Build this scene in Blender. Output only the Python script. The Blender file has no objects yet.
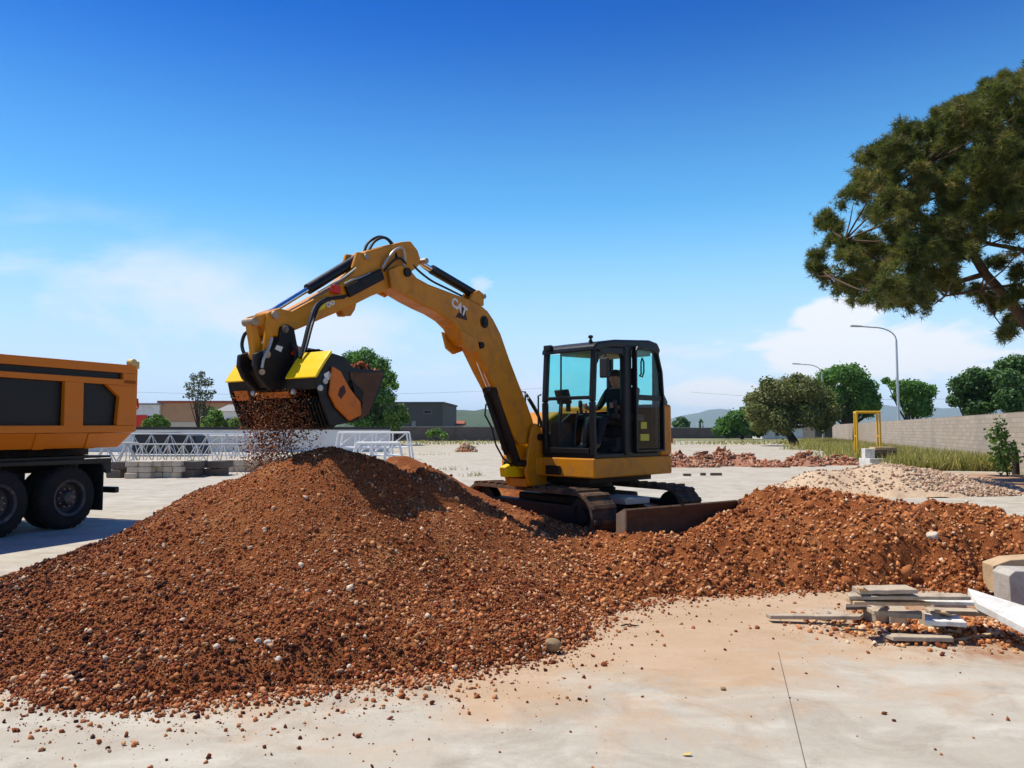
import bpy, math, random
import numpy as np
from mathutils import Vector, Matrix

random.seed(7); RNG = np.random.default_rng(11)
scene = bpy.context.scene
COL = scene.collection
rad = math.radians

# ------------------------------------------------------------------ camera
CAM_H, FPX = 1.7, 768.0
PITCH = math.atan(46 / 768.0)
cam_data = bpy.data.cameras.new('camera')
cam_data.sensor_width = 36.0; cam_data.lens = 27.0
cam_data.clip_start = 0.05; cam_data.clip_end = 60000
cam = bpy.data.objects.new('camera', cam_data); COL.objects.link(cam)
cam.location = (0, 0, CAM_H); cam.rotation_euler = (math.pi / 2 + PITCH, 0, 0)
scene.camera = cam

# ------------------------------------------------------------------ sun, sky, exposure
SUN_EL = rad(63.0)
SUN_AZ = math.atan2(-0.95, 0.31)            # measured from +Y towards +X
sun_vec = Vector((math.sin(SUN_AZ) * math.cos(SUN_EL), math.cos(SUN_AZ) * math.cos(SUN_EL), math.sin(SUN_EL)))
sl = bpy.data.lights.new('sun', 'SUN'); sl.energy = 5.0; sl.angle = rad(0.53); sl.color = (1.0, 0.95, 0.80)
sun = bpy.data.objects.new('sun', sl); COL.objects.link(sun)
sun.rotation_euler = sun_vec.to_track_quat('Z', 'Y').to_euler(); sun.location = (-20, 15, 40)
vs = scene.view_settings
vs.view_transform = 'Standard'; vs.look = 'None'; vs.exposure = 0.30; vs.gamma = 1.0; vs.use_curve_mapping = False

world = bpy.data.worlds.new('World'); scene.world = world; world.use_nodes = True
def build_world():
    nt = world.node_tree; nt.nodes.clear(); N = nt.nodes.new; L = nt.links.new
    out = N('ShaderNodeOutputWorld'); bg = N('ShaderNodeBackground'); bg.inputs['Strength'].default_value = 0.105
    sky = N('ShaderNodeTexSky'); sky.sky_type = 'NISHITA'; sky.sun_disc = False
    sky.sun_elevation = SUN_EL; sky.sun_rotation = SUN_AZ % (2 * math.pi)
    sky.altitude = 150; sky.air_density = 1.0; sky.dust_density = 0.35; sky.ozone_density = 3.0
    hs = N('ShaderNodeHueSaturation'); hs.inputs['Saturation'].default_value = 1.80; hs.inputs['Value'].default_value = 1.0
    sm = N('ShaderNodeMix'); sm.data_type = 'RGBA'; sm.blend_type = 'MULTIPLY'; sm.inputs[0].default_value = 1.0; sm.inputs[7].default_value = (0.95, 0.87, 1.10, 1); L(sky.outputs[0], sm.inputs[6]); L(sm.outputs[2], hs.inputs['Color'])
    tc = N('ShaderNodeTexCoord'); sep = N('ShaderNodeSeparateXYZ'); L(tc.outputs['Generated'], sep.inputs[0])
    def m(op, a, b=None, c=None):
        n = N('ShaderNodeMath'); n.operation = op
        for i, q in enumerate((a, b, c)):
            if q is None: continue
            if isinstance(q, (int, float)): n.inputs[i].default_value = q
            else: L(q, n.inputs[i])
        return n.outputs[0]
    az = m('ARCTAN2', sep.outputs[0], sep.outputs[1]); el = m('ARCSINE', sep.outputs[2])
    comb = N('ShaderNodeCombineXYZ'); L(az, comb.inputs[0]); L(m('MULTIPLY', el, 2.6), comb.inputs[1])
    def noise(scale, detail, off=0.0, rough=0.58, dist=0.0):
        mp = N('ShaderNodeMapping'); mp.inputs['Location'].default_value = (off, off * 0.7, off * 1.3); L(comb.outputs[0], mp.inputs[0])
        n = N('ShaderNodeTexNoise'); n.inputs['Scale'].default_value = scale; n.inputs['Detail'].default_value = detail
        n.inputs['Roughness'].default_value = rough; n.inputs['Distortion'].default_value = dist
        L(mp.outputs[0], n.inputs['Vector']); return n.outputs[0]
    def sstep(x, a, b):
        n = N('ShaderNodeMapRange'); n.interpolation_type = 'SMOOTHSTEP'; n.inputs['From Min'].default_value = a; n.inputs['From Max'].default_value = b
        L(x, n.inputs['Value']); return n.outputs[0]
    def ell(a0, e0, ra, re):            # soft elliptical cloud patch
        u = m('DIVIDE', m('SUBTRACT', az, a0), ra); v = m('DIVIDE', m('SUBTRACT', el, e0), re)
        return m('MAXIMUM', m('SUBTRACT', 1.0, m('SQRT', m('ADD', m('MULTIPLY', u, u), m('MULTIPLY', v, v)))), 0.0)
    n1 = noise(5.0, 8, 1.7, 0.6, 0.3); n2 = noise(2.1, 6, 4.1, 0.62, 0.5)
    bank = m('MAXIMUM', ell(0.46, 0.085, 0.30, 0.085), m('MAXIMUM', ell(0.62, 0.05, 0.30, 0.05), m('MAXIMUM', ell(0.40, 0.135, 0.10, 0.035), ell(0.27, 0.04, 0.20, 0.055))))
    bank = m('MAXIMUM', bank, ell(-1.9, 0.09, 0.6, 0.1)); bank = m('MAXIMUM', bank, ell(2.3, 0.1, 0.7, 0.1))
    c1 = sstep(m('ADD', n1, m('MULTIPLY', bank, 0.55)), 0.60, 0.90)
    c1 = m('MULTIPLY', c1, sstep(bank, 0.0, 0.25))
    wis = m('MAXIMUM', ell(-0.50, 0.13, 0.40, 0.15), m('MAXIMUM', ell(-0.30, 0.085, 0.6, 0.12), ell(0.1, 0.07, 0.6, 0.08)))
    c2 = m('MULTIPLY', m('MULTIPLY', sstep(n2, 0.28, 0.68), sstep(wis, 0.0, 0.6)), 0.95)
    puff = m('MULTIPLY', sstep(m('ADD', ell(-0.042, 0.187, 0.026, 0.021), m('MULTIPLY', m('SUBTRACT', noise(22.0, 4, 2.0), 0.5), 1.1)), 0.15, 0.85), m('MULTIPLY', sstep(ell(-0.042, 0.187, 0.032, 0.026), 0.0, 0.3), 0.62))
    low = m('MULTIPLY', m('SUBTRACT', 1.0, sstep(el, 0.0, 0.30)), 0.76)
    cov = m('MINIMUM', m('MAXIMUM', m('MAXIMUM', c1, c2), m('MAXIMUM', puff, low)), 0.94)
    tint = N('ShaderNodeMix'); tint.data_type = 'RGBA'; L(m('SUBTRACT', 1.0, sstep(el, -0.02, 0.55)), tint.inputs[0]); L(hs.outputs[0], tint.inputs[6]); tint.inputs[7].default_value = (2.2, 6.8, 9.8, 1)
    cl = N('ShaderNodeMix'); cl.data_type = 'RGBA'; cl.inputs[6].default_value = (6.8, 7.3, 8.7, 1); cl.inputs[7].default_value = (7.8, 7.9, 8.2, 1)
    L(c1, cl.inputs[0])
    mx = N('ShaderNodeMix'); mx.data_type = 'RGBA'; L(cov, mx.inputs[0]); L(tint.outputs[2], mx.inputs[6]); L(cl.outputs[2], mx.inputs[7])
    L(mx.outputs[2], bg.inputs['Color']); L(bg.outputs[0], out.inputs['Surface'])
build_world()

# ------------------------------------------------------------------ geometry of the view (photo pixel -> place in the yard)
CP, SP = math.cos(PITCH), math.sin(PITCH)
def ray(px, py):
    a = (px - 512) / FPX; b = (384 - py) / FPX
    return Vector((a, CP - b * SP, SP + b * CP))
def P(px, py, Y):
    r = ray(px, py); return Vector((0, 0, CAM_H)) + r * (Y / r.y)
def G(px, py, z=0.0):
    r = ray(px, py); return Vector((0, 0, CAM_H)) + r * ((z - CAM_H) / r.z)
def trace(px, py, o, ang, yl):           # local (x, z) on the plane local-y = yl of a frame at o turned by ang
    a = rad(ang); ex = Vector((math.cos(a), math.sin(a), 0)); ey = Vector((-math.sin(a), math.cos(a), 0))
    C = Vector((0, 0, CAM_H)); r = ray(px, py); o = Vector(o)
    t = (yl - (C - o).dot(ey)) / r.dot(ey); p = C + r * t - o
    return (p.dot(ex), p.z)

# ------------------------------------------------------------------ materials
MATS = {}
def new_mat(name):
    m = bpy.data.materials.new(name); m.use_nodes = True; nt = m.node_tree
    return m, nt, nt.nodes['Principled BSDF']
def _mix(nt, fac, a, b, typ='MIX'):
    n = nt.nodes.new('ShaderNodeMix'); n.data_type = 'RGBA'; n.blend_type = typ
    for i, q in ((0, fac), (6, a), (7, b)):
        if isinstance(q, (int, float)): n.inputs[i].default_value = q
        elif isinstance(q, tuple): n.inputs[i].default_value = q if len(q) == 4 else (*q, 1)
        else: nt.links.new(q, n.inputs[i])
    return n.outputs[2]
def _noise(nt, vec, scale, detail=5, rough=0.6, dist=0.0):
    n = nt.nodes.new('ShaderNodeTexNoise'); n.inputs['Scale'].default_value = scale
    n.inputs['Detail'].default_value = detail; n.inputs['Roughness'].default_value = rough; n.inputs['Distortion'].default_value = dist
    nt.links.new(vec, n.inputs['Vector']); return n.outputs[0]
def _ramp(nt, fac, stops, interp='LINEAR'):
    n = nt.nodes.new('ShaderNodeValToRGB'); cr = n.color_ramp; cr.interpolation = interp
    while len(cr.elements) < len(stops): cr.elements.new(0.5)
    for e, (p, c) in zip(cr.elements, stops):
        e.position = p; e.color = (c, c, c, 1) if isinstance(c, (int, float)) else (*c, 1)
    nt.links.new(fac, n.inputs[0]); return n.outputs[0]
def _bump(nt, h, strength, dist=0.02, normal=None):
    b = nt.nodes.new('ShaderNodeBump'); b.inputs['Strength'].default_value = strength; b.inputs['Distance'].default_value = dist
    nt.links.new(h, b.inputs['Height'])
    if normal is not None: nt.links.new(normal, b.inputs['Normal'])
    return b.outputs[0]
def _math(nt, op, a, b=None):
    n = nt.nodes.new('ShaderNodeMath'); n.operation = op
    for i, q in enumerate((a, b)):
        if q is None: continue
        if isinstance(q, (int, float)): n.inputs[i].default_value = q
        else: nt.links.new(q, n.inputs[i])
    return n.outputs[0]
def pmat(name, col, rough=0.6, metal=0.0, var=0.12, scale=6.0, dirt=None, bump=0.15, bscale=60.0, coat=0.0):
    m, nt, p = new_mat(name); L = nt.links.new
    tc = nt.nodes.new('ShaderNodeTexCoord'); v = tc.outputs['Object']
    c = _mix(nt, _noise(nt, v, scale), tuple(max(0, x * (1 - var)) for x in col), tuple(min(1, x * (1 + var)) for x in col))
    r = _math(nt, 'ADD', _math(nt, 'MULTIPLY', _noise(nt, v, scale * 2.3, 4), 0.3), rough - 0.15)
    if dirt:
        dc, amt, ds = dirt
        f = _ramp(nt, _noise(nt, v, ds, 8, 0.68, 0.6), [(max(0.0, 0.62 - amt * 0.4), 0.0), (0.82, min(1, 0.5 + amt))])
        c = _mix(nt, f, c, dc); r = _math(nt, 'ADD', r, _math(nt, 'MULTIPLY', f, 0.3))
    L(c, p.inputs['Base Color']); L(r, p.inputs['Roughness']); p.inputs['Metallic'].default_value = metal; p.inputs['Specular IOR Level'].default_value = 0.3
    if coat: p.inputs['Coat Weight'].default_value = coat
    if bump: L(_bump(nt, _noise(nt, v, bscale, 4), bump, 0.01), p.inputs['Normal'])
    MATS[name] = m; return m
DUST = (0.36, 0.22, 0.13); MUD = (0.22, 0.10, 0.045)
pmat('excavator_paint', (0.57, 0.210, 0.002), 0.45, 0, 0.10, 3, ((0.27, 0.125, 0.045), 0.42, 4.0), 0.05, 90)
pmat('yellow_paint', (0.82, 0.52, 0.003), 0.38, 0, 0.05, 3, (DUST, 0.06, 6.0), 0.05, 90)
pmat('orange_paint', (0.58, 0.14, 0.006), 0.42, 0, 0.08, 3, (MUD, 0.25, 6.0), 0.05, 80)
pmat('truck_paint', (0.58, 0.155, 0.002), 0.36, 0, 0.06, 2, ((0.34, 0.13, 0.05), 0.12, 3.0), 0.04, 60)
pmat('black_paint', (0.007, 0.007, 0.008), 0.42, 0, 0.2, 5, ((0.05, 0.035, 0.025), 0.05, 5.0), 0.05, 80)
pmat('black_steel', (0.012, 0.010, 0.009), 0.55, 0.2, 0.3, 8, ((0.10, 0.045, 0.02), 0.2, 7.0), 0.2, 60)
pmat('rusty_steel', (0.090, 0.048, 0.027), 0.75, 0.2, 0.35, 9, ((0.16, 0.085, 0.045), 0.4, 8.0), 0.35, 50)
pmat('worn_steel', (0.36, 0.27, 0.19), 0.5, 0.5, 0.25, 10, (MUD, 0.45, 6.0), 0.25, 50)
pmat('chrome_rod', (0.62, 0.62, 0.63), 0.16, 1.0, 0.05, 10, None, 0)
pmat('rubber', (0.009, 0.009, 0.009), 0.85, 0, 0.25, 9, ((0.045, 0.035, 0.026), 0.3, 4.0), 0.25, 70)
pmat('track_rubber', (0.030, 0.024, 0.019), 0.85, 0, 0.3, 9, ((0.25, 0.125, 0.06), 0.62, 4.0), 0.4, 50)
pmat('hose_rubber', (0.012, 0.012, 0.012), 0.5, 0, 0.1, 9, None, 0.05, 90)
pmat('grey_pipe', (0.42, 0.40, 0.36), 0.4, 0.4, 0.1, 9, None, 0.05, 90)
pmat('rim_paint', (0.045, 0.045, 0.05), 0.5, 0.3, 0.2, 8, (DUST, 0.25, 6.0), 0.1, 60)
pmat('red_paint', (0.55, 0.02, 0.01), 0.45, 0, 0.1, 5, (DUST, 0.15, 5.0), 0.05, 80)
pmat('white_paint', (0.78, 0.78, 0.76), 0.5, 0, 0.06, 3, ((0.42, 0.36, 0.30), 0.25, 4.0), 0.05, 80)
pmat('galvanised', (0.50, 0.51, 0.52), 0.42, 0.7, 0.12, 6, None, 0.05, 60)
pmat('yellow_frame_paint', (0.74, 0.40, 0.015), 0.5, 0, 0.1, 3, (MUD, 0.3, 6.0), 0.05, 80)
pmat('lattice_paint', (0.46, 0.46, 0.46), 0.55, 0.1, 0.2, 3, ((0.26, 0.19, 0.13), 0.4, 3.0), 0.05, 80)
pmat('seat_fabric', (0.012, 0.012, 0.014), 0.9, 0, 0.2, 30, None, 0.2, 200)
pmat('cab_plastic', (0.022, 0.022, 0.024), 0.6, 0, 0.15, 12, (DUST, 0.12, 8.0), 0.1, 100)
pmat('liner', (0.42, 0.36, 0.28), 0.9, 0, 0.1, 20, None, 0.1, 120)
pmat('shirt', (0.010, 0.020, 0.017), 0.9, 0, 0.25, 12, None, 0.25, 160)
pmat('trousers', (0.018, 0.019, 0.024), 0.9, 0, 0.25, 12, None, 0.25, 160)
pmat('skin', (0.42, 0.21, 0.13), 0.5, 0, 0.06, 20, None, 0.05, 150)
pmat('hair', (0.03, 0.022, 0.016), 0.6, 0, 0.3, 60, None, 0.3, 200)
pmat('shoe', (0.10, 0.07, 0.045), 0.7, 0, 0.3, 20, (DUST, 0.5, 10.0), 0.1, 100)
pmat('weathered_wood', (0.43, 0.345, 0.25), 0.85, 0, 0.28, 5, ((0.16, 0.12, 0.085), 0.4, 6.0), 0.4, 45)
pmat('raw_wood', (0.48, 0.33, 0.19), 0.8, 0, 0.2, 5, ((0.22, 0.14, 0.08), 0.35, 6.0), 0.3, 45)
pmat('white_board', (0.66, 0.64, 0.60), 0.7, 0, 0.08, 4, ((0.36, 0.28, 0.20), 0.45, 5.0), 0.25, 40)
pmat('cast_concrete', (0.42, 0.38, 0.33), 0.9, 0, 0.18, 4, ((0.20, 0.16, 0.12), 0.4, 5.0), 0.5, 35)
pmat('pale_block', (0.52, 0.43, 0.32), 0.9, 0, 0.2, 2.5, ((0.22, 0.18, 0.13), 0.35, 4.0), 0.5, 25)
pmat('dark_block', (0.13, 0.10, 0.08), 0.9, 0, 0.25, 2.5, ((0.05, 0.04, 0.03), 0.3, 4.0), 0.4, 25)
pmat('bark', (0.085, 0.052, 0.034), 0.95, 0, 0.4, 9, ((0.16, 0.085, 0.05), 0.4, 6.0), 0.9, 18)
pmat('dark_bark', (0.045, 0.036, 0.027), 0.95, 0, 0.4, 5, None, 0.8, 10)
pmat('far_wall_plaster', (0.15, 0.115, 0.095), 0.95, 0, 0.25, 0.4, ((0.08, 0.06, 0.05), 0.35, 0.6), 0.3, 6)
pmat('brick_facade', (0.42, 0.235, 0.13), 0.9, 0, 0.12, 0.3, ((0.30, 0.19, 0.12), 0.35, 0.6), 0.2, 6)
pmat('plaster_cream', (0.52, 0.44, 0.33), 0.9, 0, 0.12, 0.4, ((0.30, 0.24, 0.17), 0.3, 0.6), 0.2, 6)
pmat('plaster_white', (0.66, 0.64, 0.60), 0.9, 0, 0.08, 0.4, ((0.36, 0.33, 0.29), 0.25, 0.6), 0.2, 6)
pmat('grey_cladding', (0.095, 0.085, 0.078), 0.8, 0, 0.15, 0.4, None, 0.2, 6)
pmat('red_roof', (0.30, 0.085, 0.05), 0.85, 0, 0.2, 0.6, None, 0.3, 6)
pmat('roof_grey', (0.26, 0.25, 0.24), 0.8, 0, 0.15, 0.5, None, 0.2, 6)
pmat('dark_opening', (0.012, 0.012, 0.014), 0.35, 0, 0.1, 2, None, 0)
pmat('tarp', (0.030, 0.030, 0.032), 0.6, 0, 0.2, 3, None, 0.3, 9)
pmat('lens_red', (0.35, 0.01, 0.008), 0.25, 0, 0.05, 9, None, 0)
pmat('decal_pale', (0.70, 0.68, 0.62), 0.5, 0, 0.05, 20, None, 0)
pmat('decal_dark', (0.05, 0.010, 0.008), 0.5, 0, 0.05, 20, None, 0)
pmat('decal_yellow', (0.62, 0.52, 0.02), 0.5, 0, 0.1, 20, None, 0)
pmat('gold_metal', (0.52, 0.36, 0.13), 0.5, 0.2, 0.2, 9, None, 0.1, 60)

def glass_mat(name, tint, refl=0.06):
    m, nt, p = new_mat(name); nt.nodes.remove(p); out = nt.nodes['Material Output']
    t = nt.nodes.new('ShaderNodeBsdfTransparent'); t.inputs[0].default_value = (*tint, 1)
    g = nt.nodes.new('ShaderNodeBsdfGlossy'); g.inputs['Roughness'].default_value = 0.03
    fr = nt.nodes.new('ShaderNodeLayerWeight'); pw = _math(nt, 'ADD', _math(nt, 'MULTIPLY', _math(nt, 'POWER', fr.outputs['Facing'], 5.0), 0.7), 0.025)
    mx = nt.nodes.new('ShaderNodeMixShader'); nt.links.new(pw, mx.inputs[0])
    nt.links.new(t.outputs[0], mx.inputs[1]); nt.links.new(g.outputs[0], mx.inputs[2]); nt.links.new(mx.outputs[0], out.inputs[0])
    MATS[name] = m; return m
glass_mat('teal_glass', (0.72, 0.955, 0.945)); glass_mat('clear_glass', (0.93, 0.965, 0.965))

def ramp_mat(name, stops, rough=0.9, nscale=30.0, nvar=0.25, bump=0.3, bscale=120.0, interp='LINEAR', transl=0.0):
    """colour picked per piece from the 'rnd' attribute"""
    m, nt, p = new_mat(name); L = nt.links.new
    at = nt.nodes.new('ShaderNodeAttribute'); at.attribute_name = 'rnd'
    tc = nt.nodes.new('ShaderNodeTexCoord'); v = tc.outputs['Object']
    c = _ramp(nt, at.outputs['Fac'], stops, interp)
    n = _noise(nt, v, nscale, 3)
    k = _ramp(nt, n, [(0.25, 1 - nvar), (0.75, 1.0)])
    c = _mix(nt, 1.0, c, k, 'MULTIPLY')
    L(c, p.inputs['Base Color']); p.inputs['Roughness'].default_value = rough
    p.inputs['Specular IOR Level'].default_value = 0.25
    if bump: L(_bump(nt, _noise(nt, v, bscale, 3), bump, 0.01), p.inputs['Normal'])
    if transl:
        tr = nt.nodes.new('ShaderNodeBsdfTranslucent'); L(_mix(nt, 1.0, c, (1.2, 1.35, 0.55), 'MULTIPLY'), tr.inputs[0])
        mx = nt.nodes.new('ShaderNodeMixShader'); mx.inputs[0].default_value = transl
        L(p.outputs[0], mx.inputs[1]); L(tr.outputs[0], mx.inputs[2]); L(mx.outputs[0], nt.nodes['Material Output'].inputs[0])
    MATS[name] = m; return m
ramp_mat('gravel', [(0.0, (0.040, 0.008, 0.003)), (0.25, (0.150, 0.030, 0.008)), (0.52, (0.330, 0.080, 0.020)), (0.70, (0.50, 0.18, 0.058)), (0.86, (0.58, 0.31, 0.15)), (1.0, (0.72, 0.58, 0.44))], 0.85, 60, 0.3, 0.3, 150)
ramp_mat('clods', [(0.0, (0.147, 0.034, 0.011)), (0.35, (0.463, 0.153, 0.047)), (0.70, (0.655, 0.277, 0.099)), (0.90, (0.757, 0.452, 0.237)), (1.0, (0.850, 0.689, 0.520))], 0.95, 40, 0.3, 0.4, 120)
ramp_mat('pale_rubble', [(0.0, (0.24, 0.11, 0.06)), (0.35, (0.42, 0.26, 0.16)), (0.75, (0.55, 0.41, 0.29)), (1.0, (0.68, 0.60, 0.50))], 0.95, 20, 0.2)
ramp_mat('broken_brick', [(0.0, (0.20, 0.075, 0.045)), (0.4, (0.40, 0.155, 0.085)), (0.75, (0.50, 0.25, 0.15)), (1.0, (0.55, 0.43, 0.33))], 0.95, 20, 0.2)
ramp_mat('pine_needles', [(0.0, (0.051, 0.070, 0.019)), (0.5, (0.124, 0.142, 0.035)), (0.85, (0.223, 0.209, 0.051)), (1.0, (0.324, 0.230, 0.095))], 0.6, 3, 0.3, 0, transl=0.3)
ramp_mat('leaves_olive', [(0.0, (0.088, 0.114, 0.036)), (0.5, (0.188, 0.208, 0.066)), (1.0, (0.296, 0.275, 0.110))], 0.65, 1, 0.3, 0, transl=0.25)
ramp_mat('leaves_green', [(0.0, (0.046, 0.126, 0.030)), (0.5, (0.111, 0.240, 0.051)), (1.0, (0.217, 0.377, 0.083))], 0.6, 1, 0.3, 0, transl=0.3)
ramp_mat('leaves_dark', [(0.0, (0.038, 0.087, 0.031)), (0.5, (0.082, 0.164, 0.049)), (1.0, (0.164, 0.273, 0.082))], 0.6, 1, 0.3, 0, transl=0.25)
ramp_mat('leaves_bright', [(0.0, (0.078, 0.155, 0.031)), (0.5, (0.147, 0.267, 0.052)), (1.0, (0.276, 0.380, 0.095))], 0.6, 1, 0.3, 0, transl=0.3)
ramp_mat('leaves_grey', [(0.0, (0.053, 0.072, 0.042)), (0.5, (0.105, 0.128, 0.075)), (1.0, (0.180, 0.195, 0.120))], 0.65, 1, 0.3, 0, transl=0.2)
ramp_mat('dry_grass', [(0.0, (0.13, 0.16, 0.035)), (0.35, (0.27, 0.26, 0.07)), (0.7, (0.46, 0.38, 0.14)), (1.0, (0.60, 0.48, 0.24))], 0.8, 1, 0.2, 0, transl=0.3)

# ------------------------------------------------------------------ object helpers
def tag(o, label=None, cat=None, group=None, kind=None):
    if label: o['label'] = label
    if cat: o['category'] = cat
    if group: o['group'] = group
    if kind: o['kind'] = kind
    return o
def empty(name, loc, rz=0.0):
    o = bpy.data.objects.new(name, None); COL.objects.link(o); o.location = loc; o.rotation_euler = (0, 0, rz); o.empty_display_size = 0.3
    return o
def link(name, me, parent=None, loc=None):
    o = bpy.data.objects.new(name, me); COL.objects.link(o)
    if parent is not None: o.parent = parent
    if loc is not None: o.location = loc
    return o
def ortho(d):
    d = Vector(d).normalized(); a = Vector((0, 0, 1)) if abs(d.z) < 0.9 else Vector((1, 0, 0))
    u = d.cross(a).normalized(); return u, d.cross(u).normalized()
class MB:
    def __init__(s, xf=None): s.v = []; s.f = []; s.xf = xf or Matrix()
    def add(s, vs_, fs):
        b = len(s.v); s.v += [Vector(q) for q in vs_]; s.f += [tuple(b + i for i in q) for q in fs]; return s
    def box(s, lo, hi):
        (a, b, c), (d, e, f) = lo, hi
        return s.add([(a, b, c), (d, b, c), (d, e, c), (a, e, c), (a, b, f), (d, b, f), (d, e, f), (a, e, f)],
                     [(0, 3, 2, 1), (4, 5, 6, 7), (0, 1, 5, 4), (1, 2, 6, 5), (2, 3, 7, 6), (3, 0, 4, 7)])
    def prism(s, poly, y0, y1):            # poly in (x, z), extruded along y
        n = len(poly)
        return s.add([(x, y0, z) for x, z in poly] + [(x, y1, z) for x, z in poly],
                     [tuple(range(n)), tuple(range(2 * n - 1, n - 1, -1))] + [(i, n + i, n + (i + 1) % n, (i + 1) % n) for i in range(n)])
    def prismz(s, poly, z0, z1):
        n = len(poly)
        return s.add([(x, y, z0) for x, y in poly] + [(x, y, z1) for x, y in poly],
                     [tuple(range(n - 1, -1, -1)), tuple(range(n, 2 * n))] + [(i, (i + 1) % n, n + (i + 1) % n, n + i) for i in range(n)])
    def beam(s, p0, p1, w, h, up=(0, 0, 1)):
        p0, p1 = Vector(p0), Vector(p1); d = (p1 - p0).normalized(); u = Vector(up)
        if abs(d.dot(u)) > 0.95: u = Vector((1, 0, 0))
        a = d.cross(u).normalized() * (w / 2); b = a.cross(d).normalized() * (h / 2)
        return s.add([p0 - a - b, p0 + a - b, p0 + a + b, p0 - a + b, p1 - a - b, p1 + a - b, p1 + a + b, p1 - a + b],
                     [(0, 1, 2, 3), (7, 6, 5, 4), (0, 4, 5, 1), (1, 5, 6, 2), (2, 6, 7, 3), (3, 7, 4, 0)])
    def tube(s, path, r, n=8, closed=False):
        path = [Vector(p) for p in path]; rs = r if isinstance(r, (list, tuple)) else [r] * len(path)
        b = len(s.v); k = len(path); u = None
        for i, p in enumerate(path):
            d = (path[min(i + 1, k - 1)] - path[max(i - 1, 0)]).normalized()
            if u is None: u, w = ortho(d)
            else:
                u = (u - d * u.dot(d)).normalized(); w = d.cross(u)
            for j in range(n):
                a = 2 * math.pi * j / n; s.v.append(p + (u * math.cos(a) + w * math.sin(a)) * rs[i])
        for i in range(k - 1):
            for j in range(n):
                s.f.append((b + i * n + j, b + i * n + (j + 1) % n, b + (i + 1) * n + (j + 1) % n, b + (i + 1) * n + j))
        s.f.append(tuple(b + j for j in range(n - 1, -1, -1))); s.f.append(tuple(b + (k - 1) * n + j for j in range(n)))
        return s
    def cyl(s, p0, p1, r, n=16, r1=None): return s.tube([p0, p1], [r, r if r1 is None else r1], n)
    def lathe(s, c, ax, prof, n=28, caps=True):       # prof: (offset along axis, radius)
        c = Vector(c); ax = Vector(ax).normalized(); u, w = ortho(ax); b = len(s.v); k = len(prof)
        for o, r in prof:
            for j in range(n):
                a = 2 * math.pi * j / n; s.v.append(c + ax * o + (u * math.cos(a) + w * math.sin(a)) * r)
        for i in range(k - 1):
            for j in range(n):
                s.f.append((b + i * n + j, b + i * n + (j + 1) % n, b + (i + 1) * n + (j + 1) % n, b + (i + 1) * n + j))
        if caps: s.f.append(tuple(b + j for j in range(n - 1, -1, -1))); s.f.append(tuple(b + (k - 1) * n + j for j in range(n)))
        return s
    def build(s, name, mat, parent=None, bevel=0.0, smooth=False, loc=None, seg=2):
        me = bpy.data.meshes.new(name); me.from_pydata([tuple(s.xf @ v) for v in s.v], [], s.f); me.update()
        import bmesh
        bm = bmesh.new(); bm.from_mesh(me); bmesh.ops.recalc_face_normals(bm, faces=bm.faces); bm.to_mesh(me); bm.free()
        me.materials.append(MATS[mat])
        o = link(name, me, parent, loc)
        if smooth:
            me.polygons.foreach_set('use_smooth', [True] * len(me.polygons))
            try: me.set_sharp_from_angle(angle=rad(40))
            except Exception: pass
        if bevel:
            b = o.modifiers.new('bevel', 'BEVEL'); b.width = bevel; b.segments = seg; b.limit_method = 'ANGLE'; b.angle_limit = rad(35)
        return o
def arrays_mesh(name, V, F, mat, rnd=None):
    V = np.asarray(V, np.float32); F = np.asarray(F, np.int32); me = bpy.data.meshes.new(name)
    me.vertices.add(len(V)); me.vertices.foreach_set('co', V.ravel())
    k = F.shape[1]; me.loops.add(F.size); me.loops.foreach_set('vertex_index', F.ravel())
    me.polygons.add(len(F)); me.polygons.foreach_set('loop_start', np.arange(0, F.size, k, dtype=np.int32))
    me.update(calc_edges=True)
    if rnd is not None:
        a = me.attributes.new('rnd', 'FLOAT', 'POINT'); a.data.foreach_set('value', np.asarray(rnd, np.float32).ravel())
    me.materials.append(MATS[mat]); return me
def rand_rot(n):
    q = RNG.normal(size=(n, 4)); q /= np.linalg.norm(q, axis=1)[:, None]; w, x, y, z = q.T
    return np.stack([np.stack([1 - 2 * (y * y + z * z), 2 * (x * y - z * w), 2 * (x * z + y * w)], -1),
                     np.stack([2 * (x * y + z * w), 1 - 2 * (x * x + z * z), 2 * (y * z - x * w)], -1),
                     np.stack([2 * (x * z - y * w), 2 * (y * z + x * w), 1 - 2 * (x * x + y * y)], -1)], 1)
def align_rot(d):                          # local z -> d, random spin
    d = d / np.linalg.norm(d, axis=1)[:, None]; r = RNG.normal(size=d.shape)
    u = np.cross(d, r); u /= np.linalg.norm(u, axis=1)[:, None]; w = np.cross(d, u); return np.stack([u, w, d], -1)
def scatter(tv, tf, pos, rot, scl):
    n = len(pos); k = len(tv)
    V = np.einsum('nij,nkj->nki', rot, tv[None] * scl[:, None, :]) + pos[:, None, :]
    F = tf[None] + (np.arange(n) * k)[:, None, None]
    return V.reshape(-1, 3), F.reshape(-1, tf.shape[1])
PHI = (1 + 5 ** 0.5) / 2
ICO_V = np.array([(-1, PHI, 0), (1, PHI, 0), (-1, -PHI, 0), (1, -PHI, 0), (0, -1, PHI), (0, 1, PHI), (0, -1, -PHI), (0, 1, -PHI), (PHI, 0, -1), (PHI, 0, 1), (-PHI, 0, -1), (-PHI, 0, 1)], float)
ICO_V /= np.linalg.norm(ICO_V[0])
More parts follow.
